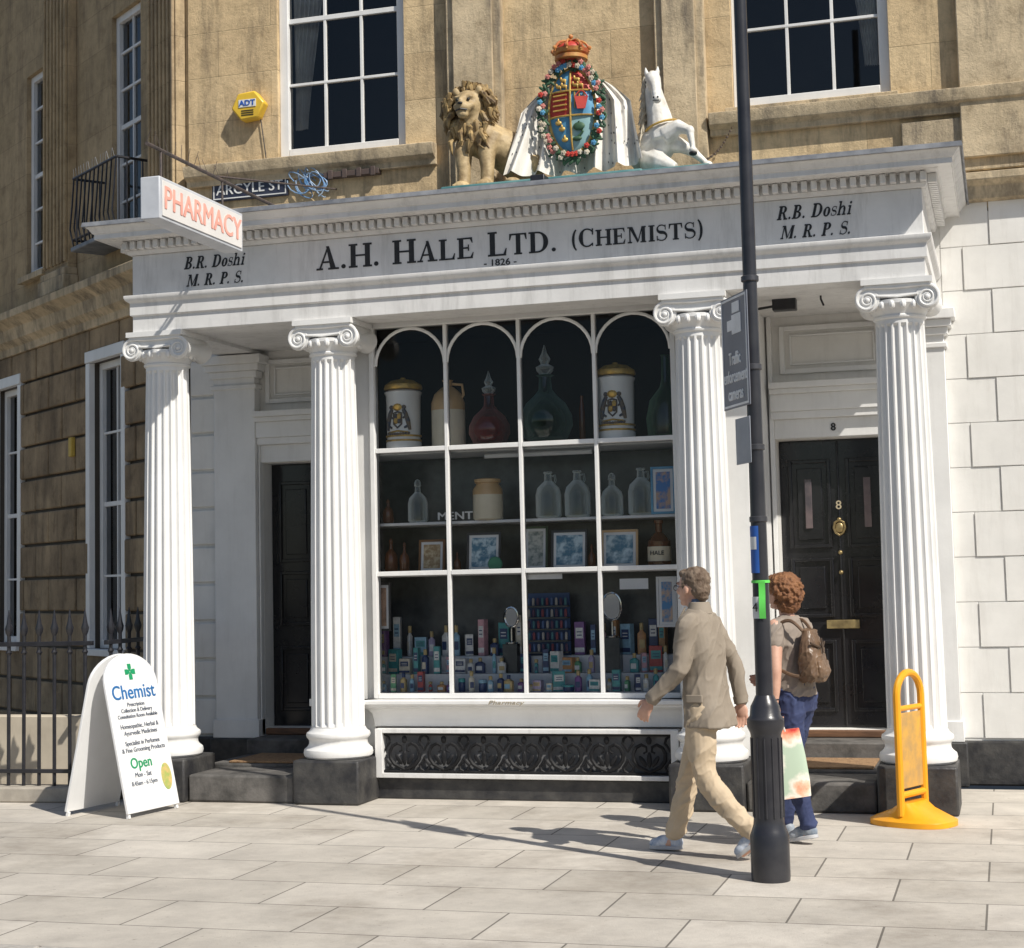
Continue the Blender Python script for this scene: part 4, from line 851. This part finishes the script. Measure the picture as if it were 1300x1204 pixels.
for k in range(5): MB().box(p.x-.17,p.x+.17,.62,.70,1.08+.09*k,1.092+.09*k).build('tray',GREYBK,ck)
lipm=[mat('lip_%d'%k,c,bmp=0) for k,c in enumerate([(.25,.06,.08),(.08,.14,.3),(.42,.40,.38),(.10,.05,.10),(.06,.2,.24)])]
for k in range(5):
    for j in range(9):
        xx=p.x-.15+.0375*j; MB().lathe([(.01,0),(.011,.004),(.011,.05),(.006,.06)],(xx,.65,1.094+.09*k),8).build('tube',lipm[(k*9+j)%5],ck)
PC=[('white',(.78,.79,.78)),('teal',(.07,.34,.36)),('pink',(.64,.36,.42)),('navy',(.03,.06,.17)),('orange',(.58,.30,.13)),('lilac',(.46,.40,.58)),('green',(.12,.36,.20)),('red',(.44,.07,.07)),('sky blue',(.30,.52,.68)),('gold',(.55,.42,.20)),('purple',(.22,.10,.30)),('cream',(.72,.66,.54))]
pm={n:mat('product_%s'%n.replace(' ','_'),c,tuple(x*.7 for x in c),30,rough=.35,bmp=0) for n,c in PC}
ordn=['first','second','third','fourth','fifth','sixth','seventh','eighth','ninth','tenth','eleventh','twelfth','thirteenth','fourteenth','fifteenth','sixteenth','seventeenth','eighteenth','nineteenth','twentieth','twenty first','twenty second','twenty third','twenty fourth','twenty fifth','twenty sixth','twenty seventh','twenty eighth','twenty ninth','thirtieth']
for row,(z,Y,n,hmin,hmax) in (('front row',(.802,.38,30,.06,.17)),('middle row',(.932,.57,27,.10,.22)),('back row',(1.062,.74,24,.13,.36))):
    for k in range(n):
        px=481+372*(k+.5)/n+random.uniform(-2.5,2.5)
        if row=='back row' and 668<px<727: continue
        if row=='middle row' and (763<px<793 or 638<px<661): continue
        p=stand(px,z,Y+random.uniform(-.04,.04)); cn=PC[random.choice([0,0,0,0,1,1,2,3,3,4,5,6,7,8,8,8,9,10,11,11])][0]; c2_=PC[random.choice([0,0,11,8,9,3,1])][0]; h=random.uniform(hmin,hmax); wd=random.uniform(.018,.050); ty=random.choice(['box','box','bottle','bottle','tub'])
        if row=='back row' and ty=='tub': ty='box'
        if ty=='bottle': h=min(h,.24)
        if c2_==cn: c2_='navy' if cn!='navy' else 'white'
        nm={'box':'product_box','bottle':'perfume_bottle','tub':'cream_tub'}[ty]
        t=thing(nm,f"{cn} {nm.replace('_',' ')} in the {row} of the window display, {ordn[k]} from left",ty,p,random.uniform(-.45,.45),'products in the lower window display')
        if ty=='box':
            MB().box(-wd,wd,-.03,.03,0,h).build('carton',pm[cn],t,local=True,bev=.002); MB().box(-wd*.75,wd*.75,-.0325,-.0305,h*.5,h*.82).build('label',pm[c2_],t,local=True,smooth=False)
            MB().box(-wd*.97,wd*.97,-.0325,-.0305,h*.08,h*.22).build('band',pm[c2_],t,local=True,smooth=False)
            for q_ in range(2): MB().box(-wd*.5,wd*.5,-.0345,-.033,h*(.58+.1*q_),h*(.61+.1*q_)).build('print',pm['navy' if c2_!='navy' else 'white'],t,local=True,smooth=False)
        elif ty=='bottle':
            MB().rings([((0,0,0),wd*.8,.022),((0,0,h*.66),wd*.8,.022),((0,0,h*.74),wd*.35,.014),((0,0,h*.78),wd*.3,.012)],16,p=4).build('flask',pm[cn],t,local=True); MB().lathe([(.015,h*.78),(.015,h),(.01,h+.004)],n=12).build('cap',pm['gold' if cn!='gold' else 'navy'],t,local=True)
            MB().box(-wd*.5,wd*.5,-.0245,-.0225,h*.2,h*.48).build('label',pm[c2_],t,local=True,smooth=False)
        else:
            MB().lathe([(wd*.85,0),(wd*.95,.005),(wd*.95,h*.5),(wd*.8,h*.52)],n=18).build('pot',pm[cn],t,local=True); MB().lathe([(wd,h*.52),(wd,h*.7),(wd*.9,h*.72)],n=18).build('lid',pm[c2_],t,local=True)
# ---------------------------------------------------------------- lamp post
LPY=-2.78; LPX=ax(978,1090,LPY)
lp_=thing('lamp_post','tall black lamp post with thick ribbed base before the walking woman','lamp post',(LPX,LPY,0))
BP=mat('black_post_paint',(.020,.020,.026),(.035,.035,.04),6,.3,.2,40)
MB().lathe([(.052,.9),(.048,1.0),(.042,2.5),(.037,4.2),(.034,7.5)],(LPX,LPY,0),24).build('pole',BP,lp_)
MB().lathe([(.105,0),(.107,.02),(.107,.24),(.096,.27),(.086,.30),(.083,.33),(.083,.78),(.088,.80),(.102,.83),(.102,.87),(.085,.89),(.080,.94),(.064,.97),(.050,1.0)],(LPX,LPY,0),28).build('base',BP,lp_)
k=MB()
for j in range(12):
    a=2*PI*j/12; k.tube([(LPX+.083*cos(a),LPY+.083*sin(a),.34),(LPX+.083*cos(a),LPY+.083*sin(a),.77)],.006,6)
k.build('ribs',BP,lp_)
BST=mat('band_steel',(.09,.09,.10),metal=.6,rough=.4)
for z in (1.95,2.35,2.80,3.30): MB().lathe([(.044,z),(.050,z+.005),(.050,z+.03),(.044,z+.035)],(LPX,LPY,0),20).build('clamp_band',BST,lp_)
dv=V((-.50,.866,0)).normalized(); az=math.atan2(-dv.y,-dv.x)
ts=thing('traffic_sign','grey rectangular sign about traffic enforcement cameras on the lamp post','sign',(LPX,LPY,2.60),az)
sW,sH,sx0=.40,.64,.10
x0,x1=sx0-sW,sx0
MB().box(x0,x1,-.065,-.058,.0,sH).build('plate',mat('sign_dark_grey',(.20,.21,.25),(.17,.18,.21),5,.4,.05),ts,local=True,bev=.002)
bd=MB()
for a,b,c,d in ((x0+.01,x0+.022,.01,sH-.01),(x1-.022,x1-.01,.01,sH-.01),(x0+.022,x1-.022,.01,.022),(x0+.022,x1-.022,sH-.022,sH-.01)): bd.box(a,b,-.0685,-.0655,c,d)
WT2=simple('bright_white_lettering',(.92,.92,.92)); bd.build('border',WT2,ts,local=True,smooth=False); xm=(x0+x1)/2
for k,s_ in enumerate(('Traffic','enforcement','cameras')): text('lettering',s_,.10,WT2,ts,(xm,-.068,.28-.10*k),local=True,bold=.003,wscale=.68)
cm=MB(); cm.box(xm-.03,xm+.11,-.069,-.0655,.42,.53); cm.box(xm-.10,xm-.03,-.069,-.0655,.445,.505); cm.box(xm-.02,xm+.09,-.069,-.0655,.54,.60); cm.build('camera_symbol',WT2,ts,local=True,smooth=False)
s2=thing('small_plate','small pale grey plate on the lamp post below the traffic sign','sign',(LPX,LPY,2.28),az); MB().box(-.16,.06,-.055,-.05,0,.26).build('plate',mat('sign_pale',(.34,.36,.40),(.28,.30,.34),5,.5,.05),s2,local=True,bev=.002)
s3=thing('blue_sticker','blue and white sticker wrapped on the lamp post','sticker',(LPX,LPY,1.80))
def curved(r,z0,z1,a0,a1): 
    return lambda u,v:V((LPX+r*cos(a0+(a1-a0)*u),LPY+r*sin(a0+(a1-a0)*u),z0+(z1-z0)*v))
MB().grid(curved(.0490,1.67,1.93,rad(195),rad(275)),8,2).build('sheet',simple('sticker_blue',(.03,.12,.45)),s3,recalc=False); MB().grid(curved(.0500,1.80,1.87,rad(205),rad(260)),8,2).build('emblem',WT,s3,recalc=False)
s4=thing('number_plate','small white plate with number 4 on the lamp post','sign',(LPX,LPY,1.5)); MB().grid(curved(.0505,1.42,1.54,rad(205),rad(270)),8,2).build('sheet',WT,s4,recalc=False); text('lettering','4',.07,BLACKT,s4,(LPX-.028,LPY-.050,1.48),az=rad(-25))
NEON=simple('neon_green_tape',(.15,.75,.12)); s5=thing('green_tag','bright green plastic tag tied round the lamp post','tag',(LPX,LPY,1.45))
MB().lathe([(.0500,1.615),(.0515,1.615),(.0515,1.63),(.0500,1.63)],(LPX,LPY,0),20).build('band',NEON,s5)
MB().grid(lambda u,v:V((LPX-.005+.036*u,LPY-.054-.006*sin(v*6),1.42+.205*v)),3,8).build('strip',NEON,s5,recalc=False)
# ---------------------------------------------------------------- yellow pavement sign
ys=thing('pavement_sign','orange yellow plastic pavement stand with rounded open loop near right column','sign',(ax(1160,1036,-.62),-.62,0),rad(66))
YEL=mat('yellow_plastic',(.86,.39,.01),(.78,.33,.01),4,.4,.05)
mb=MB(); mb.rings([((0,0,0),.22,.28),((0,0,.035),.22,.28),((0,0,.055),.19,.24),((0,0,.10),.17,.12),((0,0,.15),.15,.045)],36,p=2.6); mb.build('base',YEL,ys,local=True,bev=.006)
yw,yh=.17,1.0
out=[(-yw,.07),(-yw,yh-.16)]+[(-yw*cos(a),yh-.16+.15*sin(a)) for a in [PI*k/12 for k in range(1,12)]]+[(yw,yh-.16),(yw,.07)]
mb=MB(); mb.tube([(a,0,b) for a,b in out],.025,10); mb.tube([(-yw,0,.20),(yw,0,.20)],.022,10); mb.tube([(-yw,0,yh-.24),(yw,0,yh-.24)],.018,10); mb.build('upright_frame',YEL,ys,local=True)
MB().box(-yw+.02,yw-.02,-.005,.005,.24,yh-.27).build('insert_panel',mat('faded_insert',(.66,.36,.06),(.40,.25,.10),7,.5,0),ys,local=True,bev=.003)
# ---------------------------------------------------------------- people
def cat(pts,rs,sub=5):
    P=[V(p) for p in pts]; n=len(P); op=[];orr=[]
    for i in range(n-1):
        p0=P[max(0,i-1)];p1=P[i];p2=P[i+1];p3=P[min(n-1,i+2)]
        for k in range(sub):
            t=k/sub; op.append(.5*((2*p1)+(p2-p0)*t+(2*p0-5*p1+4*p2-p3)*t*t+(3*p1-p0-3*p2+p3)*t**3)); orr.append(rs[i]+(rs[i+1]-rs[i])*(t*t*(3-2*t)))
    return op+[P[-1]],orr+[rs[-1]]
def limb(mb,pts,rs,n=14,ends=True):
    a,b=cat(pts,rs); mb.tube(a,b,n)
    if ends: mb.ell(a[0],b[0]*.98); mb.ell(a[-1],b[-1]*.98)
def hand(mb,w_,d,n_,t_,curl=.35,sc=1.0):
    d=V(d).normalized(); n_=V(n_); n_=(n_-d*n_.dot(d)).normalized(); t=d.cross(n_).normalized()
    if t.dot(V(t_))<0: t=-t
    R_=Matrix((d,t,n_)).transposed(); w_=V(w_)
    mb.ell(w_+d*.05*sc,(.052*sc,.042*sc,.017*sc),R_)
    for k,(o,l) in enumerate(((.031,.072),(.0105,.082),(-.0105,.076),(-.031,.058))):
        b=w_+d*.088*sc+t*o*sc; dr=d+t*o*2; dr.normalize(); pts=[w_+d*.05*sc+t*o*.8*sc,b]; ang=0
        for q_,f in enumerate((.42,.33,.25)):
            ang+=curl*(.7+.3*q_); dd=(dr*cos(ang)+n_*sin(ang)); b=b+dd*l*f*sc; pts.append(b)
        mb.tube(pts,[.0105*sc,.0105*sc,.0098*sc,.009*sc,.0075*sc],8); mb.ell(pts[-1],.0076*sc,None,8,6)
    b=w_+d*.025*sc+t*.03*sc; q1=b+(d*.6+t*.7+n_*.3).normalized()*.032*sc; q2=q1+(d*.9+t*.25+n_*.45).normalized()*.028*sc; q3=q2+(d*.95+n_*.35).normalized()*.022*sc
    mb.tube([w_+d*.02*sc+t*.012*sc,b,q1,q2,q3],[.015*sc,.014*sc,.012*sc,.0105*sc,.008*sc],8)
def headm(mb,c,yaw,sc=1.0,nod=0):
    Rm=Matrix.Rotation(yaw,3,'Z')@Matrix.Rotation(nod,3,'Y'); c=V(c)
    E_=lambda p,r:mb.ell(c+Rm@(V(p)*sc),tuple(x*sc for x in r),Rm,16,12)
    E_((-.012,0,.025),(.098,.077,.092)); E_((.02,0,-.01),(.075,.068,.085)); E_((.03,0,-.055),(.058,.052,.055)); E_((.068,0,-.092),(.022,.026,.018)); E_((.03,0,-.085),(.045,.04,.03))
    E_((.092,0,.028),(.012,.045,.012)); E_((.104,0,-.022),(.016,.013,.016)); E_((.098,0,-.002),(.012,.009,.026)); E_((.085,0,-.060),(.014,.026,.008)); E_((.082,0,-.070),(.013,.022,.007))
    for s in (-1,1): E_((.068,s*.038,-.02),(.025,.022,.022)); E_((-.005,s*.079,-.012),(.020,.010,.031))
    return lambda p:c+Rm@(V(p)*sc),Rm
def feat(root,T,Rm,sc,hairm):
    e=MB()
    for s in (-1,1): e.ell(T((.084,s*.032,.004)),.0125*sc)
    e.build('eyes',SHELFW,root,local=True); e=MB()
    for s in (-1,1): e.ell(T((.0945,s*.032,.004)),.0058*sc)
    e.build('irises',BLACKT,root,local=True); e=MB()
    for s in (-1,1): e.tube([T((.096,s*.014,.024)),T((.098,s*.032,.03)),T((.086,s*.05,.024))],[.003,.004,.002],6)
    e.build('eyebrows',hairm,root,local=True); e=MB().tube([T((.094,-.022,-.064)),T((.1,0,-.063)),T((.094,.022,-.064))],[.002,.0045,.002],6); e.build('lips',mat('lips_%s'%root.name,(.42,.17,.14),bmp=0),root,local=True)
SKIN=mat('skin',(.62,.37,.27),(.52,.29,.21),14,.5,.15,90,dist=.002)
def folds(amp,f=(9,9,5),seed=0,rot=.5):
    def d(p):
        q_=V((p.x*f[0]+seed,p.y*f[1],p.z*f[2]+p.x*f[0]*rot+p.y*3)); a=noise.noise(q_); r=max(0,1-abs(a)*3.2)**2; b=noise.noise(q_*2.1+V((3,1,7))); r2=max(0,1-abs(b)*3.5)**2
        return amp*(r*.9+r2*.4-.35)
    return d
def torsocore(B_,w=.15,d=.1,hip=.95,sh=1.4,lean=0,w2=.15):
    B_.rings([((0,0,hip-.12),.10,w2*.85),((0,0,hip),d,w2),((lean*.3,0,hip+.16),d*.85,w*.82),((lean*.6,0,sh-.16),d*1.05,w*.98),((lean*.9,0,sh-.03),d*.85,w),((lean,0,sh+.05),d*.55,w*.5)],22)
# ---- man
man=thing('person','man in grey beige jacket and cream trousers striding left past the shop window','person',(ax(902,1078,-2.05),-2.05,0),rad(180-12))
man.scale=(.965,.95,.985)
lnv=.03
Bd=MB(); torsocore(Bd,lean=lnv)
rL=[(0,-.09,.93),(.15,-.09,.53),(.20,-.09,.30),(.285,-.09,.10)]; lL=[(0,.09,.93),(-.01,.095,.50),(-.17,.095,.30),(-.33,.09,.17)]
limb(Bd,rL,[.082,.052,.050,.036]); limb(Bd,lL,[.082,.052,.050,.036])
Bd.tube([(.285,-.09,.1),(.30,-.09,.05),(.43,-.10,.035)],[.04,.04,.03],10); Bd.tube([(-.33,.09,.17),(-.32,.09,.11),(-.23,.09,.04)],[.04,.04,.03],10)
sh=[(lnv,.175,1.40),(.07,.235,1.13),(.27,.235,.945)]; s2_=[(lnv,-.175,1.40),(-.10,-.25,1.14),(-.14,-.25,.90)]
for a in (sh,s2_): limb(Bd,a,[.05,.04,.027])
hand(Bd,sh[2],(.5,.0,-.85),(0.0,-1,0),(1,0,0),.4); hand(Bd,s2_[2],(-.05,0,-1),(0,1,0),(1,0,0),.4)
limb(Bd,[(lnv,0,1.38),(lnv+.01,0,1.48),(lnv+.02,0,1.56)],[.07,.056,.055])
hc=V((lnv+.035,0,1.615)); T,Rm=headm(Bd,hc,rad(-14)); organic('body',Bd,SKIN,man,.0055,3)
HAIRM=mat('grey_brown_hair',(.09,.055,.035),(.22,.165,.12),22,.8,.8,110,stretch=(1,1,.4),dist=.006)
feat(man,T,Rm,1,HAIRM)
hr=MB(); E_=lambda p,r:hr.ell(T(p),r,Rm,16,12)
E_((-.03,0,.048),(.095,.086,.082)); E_((-.062,0,-.005),(.058,.074,.075)); E_((-.07,0,-.05),(.04,.05,.04)); E_((.03,.0,.085),(.055,.062,.034))
for s in (-1,1): E_((.012,s*.07,.02),(.02,.016,.035))
organic('hair',hr,HAIRM,man,.006,2,lambda p:.006*noise.noise(p*45)+.004*noise.noise(p*90))
gs=MB()
for s in (-1,1):
    gs.tube([T((.105,s*.034+.021*cos(a),-.0+.016*sin(a))) for a in [2*PI*k/14 for k in range(14)]],.0022,5,closed=True); gs.tube([T((.103,s*.055,.006)),T((.06,s*.078,.008)),T((-.008,s*.084,.004))],.0022,5)
gs.tube([T((.108,-.012,.002)),T((.11,0,.006)),T((.108,.012,.002))],.0022,5); gs.build('glasses',IRON,man,local=True)
TR=MB(); TR.rings([((0,0,.80),.10,.155),((0,0,.90),.12,.165),((0,0,1.02),.115,.16)],22)
limb(TR,[(0,-.082,.90),(.07,-.086,.72),(.155,-.09,.51),(.205,-.09,.30),(.275,-.09,.115)],[.106,.090,.070,.066,.066],18); limb(TR,[(0,.085,.90),(0,.09,.72),(-.02,.095,.50),(-.16,.095,.31),(-.32,.09,.165)],[.108,.093,.073,.067,.062],18)
CHINO=mat('cream_chino',(.55,.44,.31),(.49,.385,.265),9,.85,.15,220,dist=.001); organic('trousers',TR,CHINO,man,.0064,2,folds(.012,(6,7,7)))
JK=MB(); JK.rings([((-.03,0,.775),.150,.190),((-.02,0,.86),.140,.188),((0,0,.95),.130,.182),((.005,0,1.08),.120,.168),((.015,0,1.22),.130,.184),((lnv,0,1.34),.130,.203),((lnv,0,1.415),.112,.197),((lnv,0,1.455),.085,.135),((lnv,0,1.49),.066,.076)],30,p=2.5)
for a in (sh,s2_):
    s=1 if a[0][1]>0 else -1
    e=V(a[2]).lerp(V(a[1]),.08); limb(JK,[(lnv,s*.13,1.415),(lnv,s*.190,1.388),(V(a[0]).lerp(V(a[1]),.5)),a[1],V(a[1]).lerp(V(a[2]),.5),e],[.055,.070,.061,.054,.049,.043],18,True)
TAN=mat('grey_beige_jacket',(.285,.24,.19),(.25,.208,.162),8,.85,.15,260,dist=.001)
jk=organic('jacket',JK,TAN,man,.0064,3,folds(.011,(5,5,5.5),3,.8))
cl=MB(); cl.rings([((lnv-.008,0,1.455),.082,.100),((lnv-.008,0,1.50),.070,.080),((lnv-.006,0,1.525),.064,.072),((lnv-.006,0,1.528),.056,.064),((lnv-.006,0,1.50),.055,.062)],26); cl.build('collar',TAN,jk,local=True,bev=.002)
for s in (-1,1):
    lpz=MB().poly([(lnv+.06,s*.05,1.50),(lnv+.105,s*.095,1.40),(lnv+.138,s*.075,1.25),(lnv+.142,s*.02,1.14),(lnv+.135,s*.01,1.28),(lnv+.09,s*.035,1.44)],(.012,0,0)); lpz.build('lapel',TAN,jk,local=True,bev=.002)
MB().rings([((lnv+.004,0,1.50),.056,.060),((lnv+.006,0,1.545),.052,.056),((lnv+.006,0,1.547),.046,.050)],24).build('shirt_collar',mat('blue_shirt',(.08,.12,.20)),man,local=True)
SEAM=mat('seam_shadow',(.10,.082,.065))
MB().rings([((.0,.186,.93),.055,.010),((.0,.188,.975),.055,.010)],16,p=6).build('pocket_flap',TAN,jk,local=True,bev=.003)
for a,r_ in ((sh,.045),(s2_,.045)):
    e=V(a[2]).lerp(V(a[1]),.05); d_=(V(a[2])-V(a[1])).normalized(); MB().tube([e-d_*.03,e+d_*.015],[r_+.002,r_],18).build('cuff',TAN,jk,local=True)
SHOE=mat('white_trainer',(.66,.68,.72),(.2,.28,.42),16,.5,.1); SOLE=mat('shoe_sole',(.55,.55,.55),(.4,.4,.42),9,.7,.1)
def shoe(par,ank,toe,heel,mt):
    ank=V(ank);toe=V(toe);heel=V(heel); d=(toe-heel).normalized(); u=V((-d.z,0,d.x)); mid=(toe+heel)/2; sd_=V((0,1,0)); R_=Matrix((d,sd_,d.cross(sd_))).transposed(); L=(toe-heel).length/2
    s=MB(); s.ell(heel+d*L*.42+u*.045,(L*.5,.04,.05),R_); s.ell(toe-d*L*.55+u*.034,(L*.58,.046,.035),R_); s.ell(mid+u*.045,(L*.7,.043,.042),R_); s.ell(ank+V((0,0,-.02)),(.048,.042,.045))
    o=organic('shoe',s,mt,par,.006,2)
    b=MB(Matrix.Translation(mid)@R_.to_4x4()); b.rings([((0,0,-.0),L*1.03,.046),((0,0,.024*(1 if R_.col[2].z>0 else -1)),L*1.0,.044)],24,p=2.6); b.build('sole',SOLE,o,local=True,bev=.004)
shoe(man,(.285,-.09,.10),(.45,-.10,.004),(.225,-.09,.012),SHOE); shoe(man,(-.325,.09,.15),(-.215,.09,.008),(-.39,.09,.13),SHOE)
# ---- woman
WA=rad(180-24); WL=V((ax(1016,1058,-1.42),-1.42,0))
wo=thing('person','woman in taupe top and navy jeans walking behind the lamp post','person',WL,WA)
Bd=MB(); torsocore(Bd,.135,.09,.93,1.33,.03,.15)
rL=[(0,-.085,.90),(.10,-.085,.50),(.12,-.085,.3),(.16,-.085,.09)]; lL=[(0,.085,.90),(-.02,.09,.49),(-.06,.09,.30),(-.12,.09,.11)]
limb(Bd,rL,[.08,.052,.048,.034]); limb(Bd,lL,[.08,.052,.048,.034])
Bd.tube([(.16,-.085,.09),(.18,-.085,.045),(.29,-.09,.03)],[.036,.036,.026],10); Bd.tube([(-.12,.09,.11),(-.10,.09,.06),(-.0,.09,.035)],[.036,.036,.026],10)
ws=[(.03,.165,1.33),(-.01,.235,1.09),(.0,.245,.87)]; wr=[(.03,-.165,1.33),(.08,-.21,1.08),(.28,-.17,1.0)]
for a in (ws,wr): limb(Bd,[a[0],V(a[0]).lerp(V(a[1]),.5),a[1],V(a[1]).lerp(V(a[2]),.45),a[2]],[.052,.046,.038,.036,.024])
hand(Bd,ws[2],(-.05,0,-1),(0,-1,0),(1,0,0),.85,.92); hand(Bd,wr[2],(.8,.3,-.2),(0,1,0),(0,0,1),.5,.92)
limb(Bd,[(.03,0,1.32),(.04,0,1.41),(.05,0,1.48)],[.06,.048,.05]); hc2=V((.075,0,1.545)); T,Rm=headm(Bd,hc2,rad(-8),.96); organic('body',Bd,SKIN,wo,.0055,3)
HAIRW=mat('curly_brown_hair',(.13,.05,.02),(.28,.125,.05),18,.7,.9,90,dist=.008); feat(wo,T,Rm,.96,HAIRW)
hr=MB(); E_=lambda p,r:hr.ell(T(p),r,Rm,16,12); E_((-.03,0,.04),(.11,.105,.09)); E_((-.06,0,-.01),(.085,.1,.092)); E_((-.06,0,-.08),(.068,.085,.06)); E_((.04,0,.083),(.055,.066,.038))
for k in range(260):
    a=random.uniform(0,2*PI); b=random.uniform(-1.0,1.3); d=V((cos(a)*cos(b),sin(a)*cos(b),sin(b)))
    if d.x>.5 and d.z<.6: continue
    if d.x>.2 and d.z<.1: continue
    hr.ell(T((-.038+d.x*.114,d.y*.111,.0+d.z*.120)),random.uniform(.008,.018),None,7,5)
organic('hair',hr,HAIRW,wo,.005,1,lambda p:.007*noise.noise(p*70))
JN=MB(); JN.rings([((0,0,.80),.10,.155),((0,0,.89),.12,.162),((0,0,.99),.11,.14)],22)
limb(JN,[(0,-.078,.88),(.06,-.082,.68),(.105,-.085,.50),(.125,-.085,.3),(.155,-.085,.11)],[.105,.086,.062,.057,.054],16); limb(JN,[(0,.078,.88),(-.01,.085,.68),(-.025,.09,.49),(-.06,.09,.31),(-.115,.09,.12)],[.107,.088,.064,.058,.053],16)
organic('jeans',JN,mat('navy_denim',(.022,.032,.09),(.04,.055,.13),10,.85,.3,240,dist=.001),wo,.0064,2,folds(.010,(7,8,9),5))
TP=MB(); TP.rings([((0,0,.90),.130,.165),((.005,0,1.0),.115,.150),((.01,0,1.10),.110,.140),((.025,0,1.22),.122,.152),((.03,0,1.32),.102,.150),((.03,0,1.375),.075,.10),((.03,0,1.40),.06,.066)],26,p=2.2)
for a in (ws,wr):
    s=1 if a[0][1]>0 else -1; limb(TP,[(.03,s*.11,1.34),(.03,s*.165,1.315),V(a[0]).lerp(V(a[1]),.42)],[.05,.062,.058],16)
organic('top',TP,mat('taupe_top',(.30,.25,.21),(.25,.205,.17),8,.9,.3,240,dist=.001),wo,.0064,2,folds(.010,(7,7,7),8))
NAVS=mat('blue_grey_trainer',(.10,.14,.20),(.35,.38,.42),14,.5,.1)
shoe(wo,(.16,-.085,.09),(.30,-.09,.004),(.10,-.085,.008),NAVS); shoe(wo,(-.12,.09,.10),(.02,.09,.004),(-.175,.09,.045),NAVS)
MB().tube([V(ws[2])+V((-.0,0,.015))+V((.026*cos(a),.027*sin(a),-.006*cos(a))) for a in [2*PI*k/14 for k in range(14)]],.004,5,closed=True).build('wristwatch',IRON,wo,local=True)
wrot=Matrix.Rotation(WA,3,'Z')
bpk=thing('backpack','slouchy brown leather backpack on the back of the woman','backpack',WL+wrot@V((-.155,.05,.99)),WA+.12)
bpk.scale=(.74,.80,.90)
LEA=mat('brown_leather',(.18,.11,.065),(.10,.06,.035),7,.36,.5,40,dist=.003)
b=MB(); b.rings([((-.01,0,.0),.085,.125),((-.02,0,.05),.105,.155),((-.01,0,.17),.095,.148),((0,0,.28),.072,.12),((.01,0,.36),.04,.075)],26,p=2.6); organic('pack_body',b,LEA,bpk,.007,3,folds(.014,(8,8,8),2))
b=MB(); b.rings([((-.10,0,.03),.022,.09),((-.112,0,.07),.028,.10),((-.10,0,.15),.022,.09)],22,p=3.2); organic('front_pocket',b,LEA,bpk,.007,3,folds(.006,(10,10,10),2))
b=MB(); b.tube([(-.06,-.13,.27),(-.088,-.05,.24),(-.092,.05,.24),(-.06,.13,.27)],.008,6); b.tube([(-.095,0,.30),(-.11,0,.2)],.008,6); b.build('flap_trim',mat('dark_leather',(.06,.035,.02)),bpk,local=True)
for s in (-1,1):
    MB().tube(cat([(.03,s*.08,.35),(.12,s*.11,.42),(.22,s*.12,.40),(.33,s*.125,.30),(.30,s*.15,.14),(.12,s*.17,.06),(.02,s*.12,.04)],[.014]*7,4)[0],.013,7,).build('strap',LEA,bpk,local=True)
bg=thing('shopping_bag','floral coral and cream shopping bag hanging from the hand of the woman','bag',WL+wrot@V((-.055,.265,.295)),rad(180+14))
bg.rotation_euler=(0,rad(6),rad(196))
def flor():
    m,nt,bs=newmat('floral_print'); v=coords(nt); vo=nd(nt,'ShaderNodeTexVoronoi'); vo.inputs['Scale'].default_value=5.2; nt.links.new(v,vo.inputs['Vector'])
    wv=noi(nt,v,12,4); mm=nd(nt,'ShaderNodeMath',operation='MULTIPLY_ADD'); nt.links.new(wv,mm.inputs[0]); mm.inputs[1].default_value=.55; nt.links.new(vo.outputs['Distance'],mm.inputs[2])
    col=ramp(nt,mm.outputs[0],[(.48,(.55,.04,.03)),(.60,(.84,.24,.13)),(.70,(.88,.50,.34)),(.80,(.84,.78,.68)),(.96,(.45,.55,.42))]); nt.links.new(col,bs.inputs['Base Color']); bs.inputs['Roughness'].default_value=.4; return m
b=MB(); b.rings([((0,0,0),.165,.055),((0,0,.1),.17,.06),((0,0,.25),.165,.045),((0,0,.41),.15,.022)],28,p=4); b.build('bag_body',flor(),bg,local=True)
b=MB()
for s in (-1,1): b.tube(cat([(-.06,s*.02,.40),(-.045,s*.014,.45),(0,s*.006,.50),(.045,s*.014,.45),(.06,s*.02,.40)],[.005]*5,4)[0],.006,6)
b.build('handles',mat('bag_handle',(.72,.66,.6)),bg,local=True)
